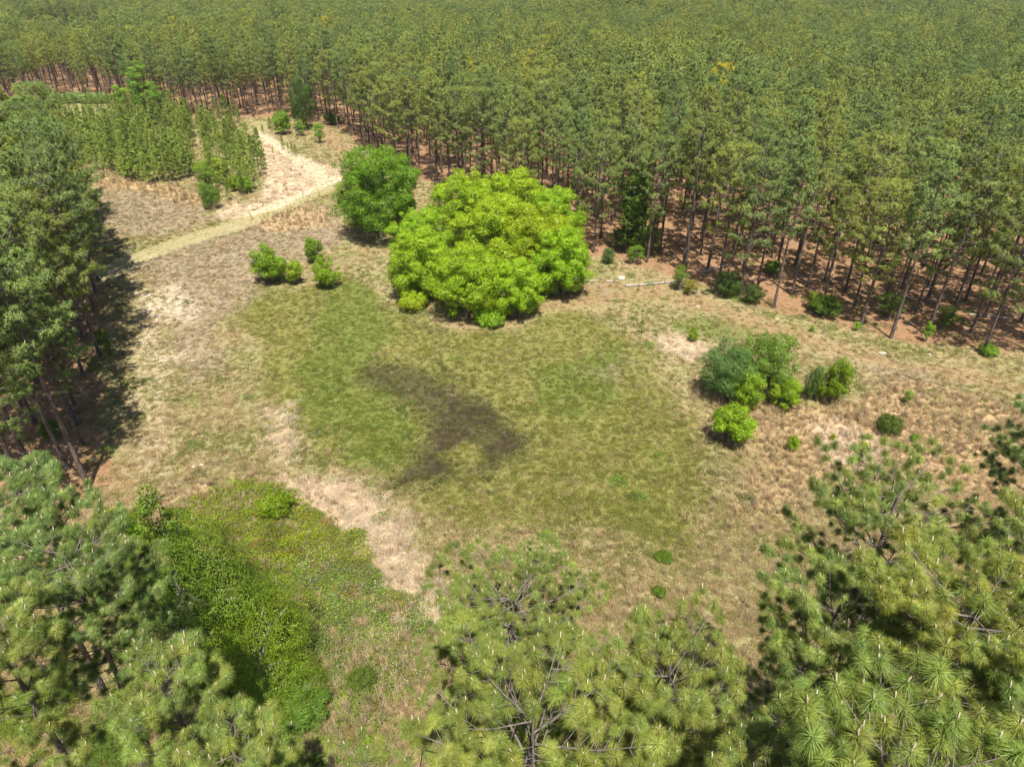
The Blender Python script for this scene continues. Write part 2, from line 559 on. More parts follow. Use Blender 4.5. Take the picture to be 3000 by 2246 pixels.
class Geo:
    """gathers verts and faces (numpy) for one mesh"""

    def __init__(s):
        s.V, s.R, s.T, s.Q, s.TM, s.QM = [], [], [], [], [], []
        s.n = 0
        s.F = []

    def add(s, V, tris=None, quads=None, rnd=0.5, mat=0, fn=None):
        V = np.asarray(V, float).reshape(-1, 3)
        s.F.append(np.tile([[0.0, 0.0, 1.0]], (len(V), 1)) if fn is None else fn)
        s.V.append(V)
        s.R.append(np.broadcast_to(np.asarray(rnd, float), (len(V),)))
        if tris is not None:
            s.T.append(np.asarray(tris) + s.n)
            s.TM.append(np.full(len(tris), mat))
        if quads is not None:
            s.Q.append(np.asarray(quads) + s.n)
            s.QM.append(np.full(len(quads), mat))
        s.n += len(V)

    def tube(s, pts, rad, sides=6, mat=0, cap=True):
        pts = np.asarray(pts, float)
        rad = np.asarray(rad, float)
        n = len(pts)
        tan = np.gradient(pts, axis=0)
        tan /= np.linalg.norm(tan, axis=1)[:, None] + 1e-9
        ref = np.array([0.0, 0, 1]) if abs(tan[0][2]) < 0.8 else np.array([1.0, 0, 0])
        a = np.cross(tan, ref)
        a /= np.linalg.norm(a, axis=1)[:, None] + 1e-9
        b = np.cross(tan, a)
        th = np.linspace(0, 2 * np.pi, sides, endpoint=False)
        ring = (a[:, None, :] * np.cos(th)[None, :, None] + b[:, None, :] * np.sin(th)[None, :, None]) * rad[:, None, None] + pts[:, None, :]
        V = ring.reshape(-1, 3)
        i = np.arange(n - 1)[:, None] * sides
        j = np.arange(sides)[None, :]
        k = (j + 1) % sides
        q = np.stack([i + j, i + k, i + sides + k, i + sides + j], -1).reshape(-1, 4)
        tr = None
        if cap:
            V = np.vstack([V, pts[-1:] + tan[-1:] * rad[-1]])
            e = (n - 1) * sides
            tr = np.stack([e + j[0], e + k[0], np.full(sides, n * sides)], -1)
        s.add(V, tr, q, 0.5, mat)

    def mesh(s, name, mats, smooth=False):
        polys, mi = [], []
        if s.T:
            polys.append(np.vstack(s.T))
            mi.append(np.concatenate(s.TM))
        if s.Q:
            polys.append(np.vstack(s.Q))
            mi.append(np.concatenate(s.QM))
        return raw_mesh(name, np.vstack(s.V), polys, mats, np.concatenate(s.R), np.concatenate(mi), smooth, np.vstack(s.F))


def frames(D, rs):
    """orthonormal frames whose third axis is D (n,3)"""
    D = D / (np.linalg.norm(D, axis=1)[:, None] + 1e-9)
    r = rs.normal(size=D.shape)
    a = np.cross(D, r)
    a /= np.linalg.norm(a, axis=1)[:, None] + 1e-9
    b = np.cross(D, a)
    return a, b, D


def needle_geo(geo, O, D, S, nn, width, rs, curved=False, mat=0, out=None):
    """tufts of needles: O origin, D axis, S size of each tuft; nn needles each"""
    n = len(O)
    a, b, d = frames(D, rs)
    tot = n * nn
    idx = np.repeat(np.arange(n), nn)
    ct = rs.uniform(-0.30, 0.97, tot)
    st = np.sqrt(1 - ct ** 2)
    ph = rs.uniform(0, 2 * np.pi, tot)
    nd = a[idx] * (st * np.cos(ph))[:, None] + b[idx] * (st * np.sin(ph))[:, None] + d[idx] * ct[:, None]
    Ls = S[idx] * rs.uniform(0.30, 0.58, tot)
    fn = nd * 0.75 + d[idx] * 0.45
    if out is not None:
        fn = fn * 0.55 + out[idx]
    fn = fn / (np.linalg.norm(fn, axis=1)[:, None] + 1e-9)
    base = O[idx] + d[idx] * (rs.uniform(-0.28, 0.10, tot) * S[idx])[:, None]
    side = np.cross(nd, rs.normal(size=(tot, 3)))
    side /= np.linalg.norm(side, axis=1)[:, None] + 1e-9
    side *= (width * rs.uniform(0.75, 1.2, tot))[:, None]
    tip = base + nd * Ls[:, None]
    tip[:, 2] -= Ls * 0.20
    old = (rs.rand(tot) < 0.07) & (ct < 0.2)
    rv = np.clip(rs.rand(n)[idx] * 0.5 + rs.rand(tot) * 0.5 + old * 0.6, 0, 1.6)
    if curved:
        mid = base + nd * (Ls * 0.5)[:, None]
        mid[:, 2] += Ls * 0.03
        V = np.stack([base - side * 0.6, base + side * 0.6, mid + side, mid - side, tip], 1).reshape(-1, 3)
        o = np.arange(tot)[:, None] * 5
        geo.add(V, o + np.array([[3, 2, 4]]), o + np.array([[0, 1, 2, 3]]), np.repeat(rv, 5), mat, np.repeat(fn, 5, 0))
    else:
        V = np.stack([base - side, base + side, tip], 1).reshape(-1, 3)
        o = np.arange(tot)[:, None] * 3
        geo.add(V, o + np.array([[0, 1, 2]]), None, np.repeat(rv, 3), mat, np.repeat(fn, 3, 0))


def pine_layout(seed, h, cb, R, dens=1.0, spire=False, twigs=True, tuft=0.6, r0=None, top_flat=0.5, pad=False, round_top=False):
    """trunk points, limbs, twigs and tufts of one pine standing at the origin"""
    rs = np.random.RandomState(seed)
    lean = rs.normal(size=2) * 0.012 * h
    nt = 10
    t = np.linspace(0, 1, nt)
    bx = np.cumsum(rs.normal(size=nt)) * 0.018 * h * 0.15
    by = np.cumsum(rs.normal(size=nt)) * 0.018 * h * 0.15
    TP = np.stack([lean[0] * t ** 1.5 + bx * t, lean[1] * t ** 1.5 + by * t, t * h * 0.985], 1)
    TP[0] = (0, 0, -0.3)
    if r0 is None:
        r0 = 0.0095 * h
    TR = r0 * (1 - 0.87 * t ** 1.15)
    TR[0] = r0 * 1.3

    def tp(z):
        return np.array([np.interp(z, TP[:, 2], TP[:, 0]), np.interp(z, TP[:, 2], TP[:, 1]), z])
    limbs, tw, O, D, S = [], [], [], [], []
    z = cb * h
    step = (0.62 if not spire else 0.42) / dens ** 0.5
    pads = not twigs or pad
    rise = 38
    az0 = rs.rand() * 6.28
    gap_az = rs.rand(3) * 6.28
    while z < h * 0.975:
        u = (z - cb * h) / (h * (1 - cb))
        if round_top:
            rise = 52
        if spire:
            prof = (1 - u) ** 0.85 * 0.95 + 0.10
        else:
            prof = min(1.0, (0.62 + 1.3 * u)) * (max(0.0, 1 - u ** (2.4 + top_flat))) ** 0.62 + 0.10
        if round_top:
            prof = (0.60 + 0.40 * min(1, u * 2.2)) * max(0.0, 1 - max(0, u) ** 5.5) ** 0.45 + 0.10
        k = rs.randint(3, 5) if not spire else rs.randint(4, 6)
        for j in range(k):
            az0 += 2.4 + rs.normal() * 0.35
            L = R * prof * rs.uniform(0.66, 1.10)
            if not spire and u < 0.45 and rs.rand() < 0.22:
                L *= 0.5
            el = math.radians((rs.uniform(-12, 12) if not spire else rs.uniform(25, 40)) + u * (rise if not spire else 25))
            if not spire:
                el = min(el, math.asin(min(0.95, max(0.05, (h * 0.99 - z) / L * 0.85))))
            d = np.array([math.cos(az0) * math.cos(el), math.sin(az0) * math.cos(el), math.sin(el)])
            p0 = tp(z)
            p1 = p0 + d * L * 0.55 + np.array([0, 0, -0.02 * L])
            p2 = p0 + d * L + np.array([0, 0, 0.10 * L])
            rl = 0.010 * L + 0.008
            limbs.append((np.array([p0, p1, p2]), np.array([rl, rl * 0.65, rl * 0.25])))
            ax = p2 - p1
            ax /= np.linalg.norm(ax) + 1e-9
            O.append(p2)
            D.append(ax * 0.6 + np.array([0, 0, 0.75]))
            S.append(tuft * rs.uniform(0.85, 1.15))
            if not twigs:
                ns = int(L / 0.42 * dens)
            else:
                ns = int(L / (0.27 if round_top else 0.33) * dens + (2.5 if round_top else 1.6) * u)
            for q in range(ns):
                s = (0.50 if pads else 0.24) + (0.48 if pads else 0.74) * (q + rs.rand()) / max(ns, 1)
                bp = p0 + (p1 - p0) * (s / 0.55) if s < 0.55 else p1 + (p2 - p1) * ((s - 0.55) / 0.45)
                sd = np.cross(d, [0, 0, 1.0]) * (1 if (q % 2) else -1)
                sd = sd * rs.uniform(0.5, 1.0) + d * rs.uniform(0.1, 0.6) + np.array([0, 0, rs.uniform(-0.15, 0.75)])
                sd /= np.linalg.norm(sd)
                Lt = min(rs.uniform(0.30, 0.85), L * 0.5) * (1.15 - 0.4 * s)
                ep = bp + sd * Lt
                tw.append((bp, ep))
                O.append(ep)
                D.append(sd * 0.6 + np.array([0, 0, 0.7]))
                S.append(tuft * rs.uniform(0.7, 1.05))
        z += step * rs.uniform(0.75, 1.25) * (1.35 if pads else 1.0) * (1 - 0.3 * u)
    O.append(tp(h * 0.985))
    D.append(np.array([0, 0, 1.0]))
    S.append(tuft * 1.1)
    # a few dead limbs below the crown
    dead = []
    if not spire:
        for q in range(rs.randint(4, 9)):
            zz = h * rs.uniform(cb * 0.45, cb)
            az = rs.rand() * 6.28
            L = rs.uniform(0.4, 1.5)
            p0 = tp(zz)
            dead.append((np.array([p0, p0 + np.array([math.cos(az) * L, math.sin(az) * L, rs.uniform(-0.3, 0.2)])]), np.array([0.022, 0.006])))
    return dict(TP=TP, TR=TR, limbs=limbs, tw=tw, dead=dead, O=np.array(O), D=np.array(D), S=np.array(S), rs=rs, h=h)


def trunk_mesh(L, name='trunk', sides=8):
    g = Geo()
    g.tube(L['TP'], L['TR'], sides)
    return g.mesh(name, [M['bark']], True)


def branch_mesh(L, name='branches', twigs=True, sides=4):
    g = Geo()
    for p, r in L['limbs']:
        g.tube(p, r, sides, cap=False)
    for p, r in L['dead']:
        g.tube(p, r, 3, cap=False)
    if twigs and L['tw']:
        for a, b in L['tw']:
            g.tube(np.array([a, b]), np.array([0.013, 0.007]), 3, cap=False)
    return g.mesh(name, [M['twig']], True)


def candle_geo(g, O, D, S, rs, mat=0):
    a, b, d = frames(D, rs)
    for i in range(len(O)):
        if rs.rand() < 0.45:
            continue
        ax = d[i] * 0.5 + np.array([0, 0, 0.6])
        ax /= np.linalg.norm(ax)
        l = rs.uniform(0.10, 0.24) * S[i] / 0.6
        p0 = O[i] + ax * 0.05
        g.tube([p0, p0 + ax * l * 0.6, p0 + ax * l], [0.016, 0.018, 0.007], 5, mat)


# ------------------------------------------------------------------ broadleaf crowns
def leaf_geo(g, C, Nrm, size, rs, rv=None, asp=0.55, mat=0, shade=None):
    """leaves as small folded quads"""
    n = len(C)
    a, b, d = frames(Nrm, rs)
    s = size * rs.uniform(0.7, 1.25, n)
    ax = a * s[:, None]
    bx = b * (s * asp)[:, None]
    up = d * (s * 0.18)[:, None]
    V = np.stack([C - ax * 0.5, C + bx * 0.5 + up, C + ax * 0.5, C - bx * 0.5 + up], 1).reshape(-1, 3)
    o = np.arange(n)[:, None] * 4
    if rv is None:
        rv = rs.rand(n)
    fn = Nrm / (np.linalg.norm(Nrm, axis=1)[:, None] + 1e-9) if shade is None else shade
    g.add(V, None, o + np.array([[0, 1, 2, 3]]), np.repeat(rv, 4), mat, np.repeat(fn, 4, 0))


def lobed_crown(rs, w, h, zc, nlobe, lobe_r, nleaf, size, flat_bottom=True, asp=0.55, lift=0.35, sprig=3):
    """leaf positions on a crown made of many uneven lobes inside an ellipsoid w x h centred at height zc"""
    cs, rr = [], []
    tries = 0
    while len(cs) < nlobe and tries < 4000:
        tries += 1
        v = rs.normal(size=3)
        v /= np.linalg.norm(v)
        if flat_bottom and v[2] < -0.86:
            continue
        k = rs.uniform(0.62, 1.0) if rs.rand() < 0.8 else rs.uniform(0.1, 0.6)
        r = lobe_r * rs.uniform(0.5, 1.5)
        c = np.array([v[0] * (w / 2 - r * 0.7) * k, v[1] * (w / 2 - r * 0.7) * k, zc + v[2] * (h / 2 - r * 0.6) * k])
        cs.append(c)
        rr.append(r)
    cs = np.array(cs)
    rr = np.array(rr)
    pts, nrm, rv, shd = [], [], [], []
    for i in range(len(cs)):
        n = int(nleaf * (rr[i] / lobe_r) ** 2)
        v = rs.normal(size=(n, 3))
        v /= np.linalg.norm(v, axis=1)[:, None]
        bump = 1 + 0.22 * np.sin(v[:, 0] * 7 + i) * np.sin(v[:, 1] * 6 + 2 * i) + 0.15 * np.sin(v[:, 2] * 9 + i)
        rad = rr[i] * bump * (1 - 0.40 * rs.rand(n) ** 1.6)
        p = cs[i] + v * rad[:, None] * np.array([1, 1, 0.82])
        keep = np.ones(n, bool)
        for j in range(len(cs)):
            if j != i:
                q = (p - cs[j]) / rr[j]
                keep &= (q ** 2).sum(1) > 0.33
        keep &= p[:, 2] > 0.03
        keep &= (v[:, 2] > -0.55) | (rs.rand(n) < 0.4)
        p, v = p[keep], v[keep]
        pts.append(p)
        w_ = v + 0.25 * (p - np.array([0, 0, zc])) / (np.linalg.norm(p - np.array([0, 0, zc]), axis=1)[:, None] + 1e-6) + rs.normal(size=v.shape) * 0.22 + np.array([0, 0, 0.15])
        shd.append(w_ / np.linalg.norm(w_, axis=1)[:, None])
        nrm.append(v * 0.75 + rs.normal(size=v.shape) * 0.55 + np.array([0, 0, lift]))
        rv.append(np.clip(rs.rand() * 0.45 + rs.rand(len(p)) * 0.6, 0, 1))
        # sprigs standing out of the lobe break its outline
        for q in range(sprig):
            if not len(p):
                break
            j = rs.randint(len(p))
            dr = v[j] + rs.normal(size=3) * 0.3 + np.array([0, 0, 0.45])
            dr /= np.linalg.norm(dr)
            ns = max(5, int(nleaf * 0.045))
            t_ = rs.rand(ns)
            pp = p[j] + dr * (t_ * rr[i] * rs.uniform(0.35, 0.75))[:, None] + rs.normal(size=(ns, 3)) * size * 0.45 * (1.2 - t_)[:, None]
            pts.append(pp)
            nrm.append(rs.normal(size=(ns, 3)) * 0.6 + dr + np.array([0, 0, 0.3]))
            sh_ = dr + rs.normal(size=(ns, 3)) * 0.4
            shd.append(sh_ / np.linalg.norm(sh_, axis=1)[:, None])
            rv.append(rs.uniform(0.3, 1.0, ns))
    return np.vstack(pts), np.vstack(nrm), np.concatenate(rv), cs, rr, np.vstack(shd)


def broadleaf(seed, w, h, zc=None, ch=None, nlobe=14, lobe_r=0.5, nleaf=260, size=0.13, stems=3, asp=0.55, lift=0.35):
    """returns (stem mesh, crown mesh)"""
    rs = np.random.RandomState(seed)
    ch = ch or h
    zc = zc if zc is not None else h - ch / 2
    P_, Nn, rv, cs, rr, shd = lobed_crown(rs, w, ch, zc, nlobe, lobe_r, nleaf, size, asp=asp, lift=lift)
    g = Geo()
    leaf_geo(g, P_, Nn, size, rs, rv, asp, 0, shd)
    crown = g.mesh('crown', [M['leaf']])
    g = Geo()
    sel = rs.permutation(len(cs))[:max(6, stems * 5)]
    for k in range(stems):
        az = rs.rand() * 6.28
        b0 = np.array([math.cos(az), math.sin(az), 0]) * w * 0.03
        fork = np.array([math.cos(az) * w * 0.10, math.sin(az) * w * 0.10, max(zc * 0.55, 0.15 * h)])
        r = 0.012 * h + 0.012 * w
        g.tube([b0 + [0, 0, -0.15], (b0 + fork) / 2 + rs.normal(size=3) * 0.02 * w, fork], [r * 1.1, r * 0.85, r * 0.7], 7)
        for i in sel[k::stems]:
            m_ = (fork + cs[i]) / 2 + rs.normal(size=3) * 0.05 * w
            g.tube([fork, m_, cs[i]], [r * 0.6, r * 0.38, r * 0.15], 5)
    stem = g.mesh('stem', [M['greybark']], True)
    return stem, crown


# ------------------------------------------------------------------ object helpers
COL = scene.collection


def tag(o, label, cat, group=None, kind=None):
    if label:
        o['label'] = label
    if cat:
        o['category'] = cat
    if group:
        o['group'] = group
    if kind:
        o['kind'] = kind
    return o


def link(name, data, parent=None, color=None, loc=None, rot=None, sc=None):
    o = bpy.data.objects.new(name, data)
    COL.objects.link(o)
    if parent is not None:
        o.parent = parent
    if color is not None:
        o.color = (*color, 1)
    if loc is not None:
        o.location = loc
    if rot is not None:
        o.rotation_euler = rot
    if sc is not None:
        o.scale = (sc, sc, sc) if np.isscalar(sc) else sc
    return o


def root(name, x, y, rz, sc, label, cat, group=None):
    o = bpy.data.objects.new(name, None)
    o.empty_display_size = 0.3
    COL.objects.link(o)
    o.location = (x, y, float(gz(x, y)))
    o.rotation_euler = (0, 0, rz)
    o.scale = (sc, sc, sc) if np.isscalar(sc) else sc
    tag(o, label, cat, group)
    return o


_src_n = [0]


def scatter(name, label, cat, pts, rot, scl, idx, tint, meshes, kind='stuff'):
    """one object: instances of small meshes standing on points"""
    n = len(pts)
    me = bpy.data.meshes.new(name)
    me.vertices.add(n)
    me.vertices.foreach_set('co', np.asarray(pts, np.float32).ravel())
    for nm, tp, v in (('rot', 'FLOAT_VECTOR', rot), ('scl', 'FLOAT', scl), ('idx', 'INT', idx)):
        at = me.attributes.new(nm, tp, 'POINT')
        at.data.foreach_set('vector' if tp == 'FLOAT_VECTOR' else 'value', np.asarray(v, np.int32 if tp == 'INT' else np.float32).ravel())
    at = me.attributes.new('tint', 'FLOAT_COLOR', 'POINT')
    at.data.foreach_set('color', np.hstack([tint, np.ones((n, 1))]).astype(np.float32).ravel())
    me.update()
    o = bpy.data.objects.new(name, me)
    COL.objects.link(o)
    tag(o, label, cat, None, kind)
    src = bpy.data.collections.new('pieces_of_' + name)
    for i, m_ in enumerate(meshes):
        so = bpy.data.objects.new('piece%d_%02d' % (_src_n[0], i), m_)
        src.objects.link(so)
    _src_n[0] += 1
    ng = bpy.data.node_groups.new('scatter_' + name, 'GeometryNodeTree')
    ng.interface.new_socket('Geometry', in_out='INPUT', socket_type='NodeSocketGeometry')
    ng.interface.new_socket('Geometry', in_out='OUTPUT', socket_type='NodeSocketGeometry')
    nd = ng.nodes
    gi = nd.new('NodeGroupInput')
    go = nd.new('NodeGroupOutput')
    ci = nd.new('GeometryNodeCollectionInfo')
    ci.inputs[0].default_value = src
    ci.inputs[1].default_value = True
    ci.inputs[2].default_value = True
    ip = nd.new('GeometryNodeInstanceOnPoints')
    ip.inputs['Pick Instance'].default_value = True

    def na(nm, t):
        x = nd.new('GeometryNodeInputNamedAttribute')
        x.data_type = t
        x.inputs[0].default_value = nm
        return [s for s in x.outputs if s.enabled][0]
    L = ng.links.new
    L(gi.outputs[0], ip.inputs['Points'])
    L(ci.outputs[0], ip.inputs['Instance'])
    L(na('idx', 'INT'), ip.inputs['Instance Index'])
    L(na('rot', 'FLOAT_VECTOR'), ip.inputs['Rotation'])
    L(na('scl', 'FLOAT'), ip.inputs['Scale'])
    L(ip.outputs[0], go.inputs[0])
    md = o.modifiers.new('scatter', 'NODES')
    md.node_group = ng
    return o


def poisson(n_try, xr, yr, rad, accept, seed, fixed=()):
    """dart throwing with a grid; rad may be a function of position"""
    rs = np.random.RandomState(seed)
    cell = rad
    grid = {}
    out = []

    def put(x, y):
        grid.setdefault((int(x // cell), int(y // cell)), []).append((x, y))
    for p in fixed:
        put(*p)
    X = rs.uniform(xr[0], xr[1], n_try)
    Y = rs.uniform(yr[0], yr[1], n_try)
    ok = accept(X, Y)
    r2 = rad * rad
    for x, y in zip(X[ok], Y[ok]):
        i, j = int(x // cell), int(y // cell)
        good = True
        for a in (-1, 0, 1):
            for b in (-1, 0, 1):
                for (u, v) in grid.get((i + a, j + b), ()):
                    if (u - x) ** 2 + (v - y) ** 2 < r2:
                        good = False
                        break
                if not good:
                    break
            if not good:
                break
        if good:
            put(x, y)
            out.append((x, y))
    return np.array(out)


# ================================================================== THE GROUND
def spaced(lo, hi, step, far):
    c = np.arange(lo, hi + step / 2, step)
    a, b = [], []
    s = step
    v = c[0]
    while v > far[0]:
        s *= 1.22
        v -= s
        a.append(v)
    s = step
    v = c[-1]
    while v < far[1]:
        s *= 1.22
        v += s
        b.append(v)
    return np.concatenate([a[::-1], c, b])


gx = spaced(-112, 92, 0.6, (-1450, 1450))
gy = spaced(12, 215, 0.6, (-180, 1750))
GX, GY = np.meshgrid(gx, gy)
fx, fy = GX.ravel(), GY.ravel()
mk = masks(fx, fy)
V = np.stack([fx, fy, gz(fx, fy) + 0.05 * (fbm(fx, fy, 1.6, 2) - 0.5)], 1)
nx_, ny_ = len(gx), len(gy)
ii, jj = np.meshgrid(np.arange(nx_ - 1), np.arange(ny_ - 1))
a = (jj * nx_ + ii).ravel()
quads = np.stack([a, a + 1, a + nx_ + 1, a + nx_], 1)
gme = raw_mesh('ground', V, [quads], [ground_material()], None, None, True)
for nm, ks in (('zoneA', ('meadow', 'lush', 'wet')), ('zoneB', ('weed', 'sand', 'bleached')), ('zoneC', ('sedge', 'litter', 'track'))):
    at = gme.attributes.new(nm, 'FLOAT_COLOR', 'POINT')
    at.data.foreach_set('color', np.stack([mk[ks[0]], mk[ks[1]], mk[ks[2]], np.ones_like(fx)], 1).astype(np.float32).ravel())
at = gme.attributes.new('rut', 'FLOAT', 'POINT')
at.data.foreach_set('value', mk['rut'].astype(np.float32))
ground = link('ground', gme)
tag(ground, 'clearing floor of green and dry grass with rust pine straw under the woods', None, None, 'structure')

# shallow water standing in the grass: ragged sheet a hand above the low ground
wx = np.arange(-16, 4, 0.22)
wy = np.arange(40, 68, 0.22)
WX, WY = np.meshgrid(wx, wy)
wm = Z['wet'](WX.ravel(), WY.ravel(), 2.2)
wm = wm * (1 - 0.75 * sstep(-1, 1, sdf_poly(WX.ravel(), WY.ravel(), ISLE)))
wet_poly = wm * 0.9 + (fbm(WX.ravel(), WY.ravel(), 1.5, 4) - 0.5) * 2.2 + (vnoise(WX.ravel(), WY.ravel(), 0.4) - 0.5) * 0.35
sel = (wet_poly > 0.88).reshape(WX.shape)
vi = {}
VV, QQ = [], []
zw = 0.0


def wv(i, j):
    k = (i, j)
    if k not in vi:
        vi[k] = len(VV)
        x = wx[0] + i * 0.22
        y = wy[0] + j * 0.22
        x += (vnoise(x, y, 0.3) - 0.5) * 0.14
        VV.append((x, y, float(gz(x, y)) + 0.035))
    return vi[k]


for j in range(sel.shape[0] - 1):
    for i in range(sel.shape[1] - 1):
        if sel[j, i]:
            QQ.append((wv(i, j), wv(i + 1, j), wv(i + 1, j + 1), wv(i, j + 1)))
wme = raw_mesh('water', VV, [np.array(QQ)], [water_material()], None, None, True)
water = link('water', wme)
tag(water, 'dark brown shallow water standing in the grass mid clearing', None, None, 'structure')

# ================================================================== PINES
ORD = ['first', 'second', 'third', 'fourth', 'fifth', 'sixth', 'seventh', 'eighth', 'ninth', 'tenth', 'eleventh', 'twelfth', 'thirteenth',
       'fourteenth', 'fifteenth', 'sixteenth', 'seventeenth', 'eighteenth', 'nineteenth', 'twentieth']
TEN = {2: 'twenty', 3: 'thirty', 4: 'forty', 5: 'fifty', 6: 'sixty', 7: 'seventy', 8: 'eighty', 9: 'ninety'}


def ordinal(i):
    i += 1
    if i <= 20:
        return ORD[i - 1]
    if i % 10 == 0:
        return TEN[i // 10][:-1] + 'ieth'
    return TEN[i // 10] + '-' + ORD[i % 10 - 1]


def pine_tint(rs, far=0.0):
    """natural spread of needle colour: yellowish, green, bluish"""
    k = rs.rand()
    if k < 0.30:
        c = np.array([1.12, 1.04, 0.85])
        w = 'yellowish green'
    elif k < 0.62:
        c = np.array([0.98, 1.00, 0.98])
        w = 'mid green'
    elif k < 0.82:
        c = np.array([0.78, 0.90, 0.98])
        w = 'dark green'
    else:
        c = np.array([0.90, 0.98, 1.10])
        w = 'greyish green'
    return c * rs.uniform(0.86, 1.14), w


def crown_out(L):
    O = L['O']
    z0 = np.percentile(O[:, 2], 15)
    v = np.stack([O[:, 0], O[:, 1], (O[:, 2] - z0) * 0.7], 1)
    v = v / (np.linalg.norm(v, axis=1)[:, None] + 1e-6)
    return v * 0.55 + np.array([0, 0, 0.2])


# tuft meshes for the near pines
TUFTS = []
TUFTS_I = []
for k in range(6):
    rs = np.random.RandomState(500 + k)
    g = Geo()
    needle_geo(g, np.zeros((1, 3)), np.array([[0, 0, 1.0]]), np.array([1.0]), 400 + 50 * (k % 3), 0.0068, rs, curved=True)
    TUFTS.append(g.mesh('needle_tuft', [M['needle']]))
    TUFTS_I.append(g.mesh('needle_tuft', [M['needle_far']]))


def near_pine(px, py, h, R, cb, tuft, seed, label, dens=1.0, tint=(1, 1, 1)):
    L = pine_layout(seed, h, cb, R * 0.82, dens * 1.0, False, True, tuft * 0.93, r0=0.0105 * h, round_top=True)
    rs = np.random.RandomState(seed + 9)
    top = L['TP'][-1]
    # px, py: middle and top of the crown's outline as seen from the viewpoint
    qx, qy = px, py
    for it in range(6):
        p = P(qx, qy, h)
        x, y = p[0] - top[0], p[1] - top[1]
        pr = np.array([project(x + o_[0], y + o_[1], o_[2])[:2] for o_ in L['O']])
        lo, hi = np.percentile(pr[:, 0], 3), np.percentile(pr[:, 0], 97)
        qx += (px - (lo + hi) / 2) * 0.8
        qy += (py - np.percentile(pr[:, 1], 1.0)) * 0.8
    r = root('pine_tree', x, y, 0, 1, label, 'pine tree', 'near pines whose tops stand below the viewpoint')
    tr = link('trunk', trunk_mesh(L), r)
    link('branches', branch_mesh(L), r)['kind'] = 'stuff'
    O, D, S = L['O'], L['D'], L['S']
    n = len(O)
    order = np.argsort(-(O[:, 2] + rs.rand(n) * h * 0.25))
    first = order[:290]
    rest = order[290:]
    tint = np.array(tint)
    for i in first:
        q = Vector(D[i]).to_track_quat('Z', 'Y').to_euler()
        o = link('needle_tuft', TUFTS[rs.randint(6)], r, tint * rs.uniform(0.80, 1.2) * np.array([rs.uniform(0.9, 1.14), 1, rs.uniform(0.85, 1.1)]), O[i], q, (float(S[i]) * rs.uniform(0.72, 1.18), float(S[i]) * rs.uniform(0.72, 1.18), float(S[i]) * rs.uniform(0.8, 1.3)))
    if len(rest):
        er = np.array([list(Vector(D[i]).to_track_quat('Z', 'Y').to_euler()) for i in rest])
        m_ = len(rest)
        o = scatter('lower_needles', None, None, O[rest], er, S[rest], rs.randint(0, 6, m_), tint * rs.uniform(0.8, 1.2, (m_, 1)), TUFTS_I)
        o.parent = r
    g = Geo()
    candle_geo(g, O[first], D[first], S[first], rs)
    o = link('candles', g.mesh('candles', [M['candle']], True), r)
    o['kind'] = 'stuff'
    return x, y


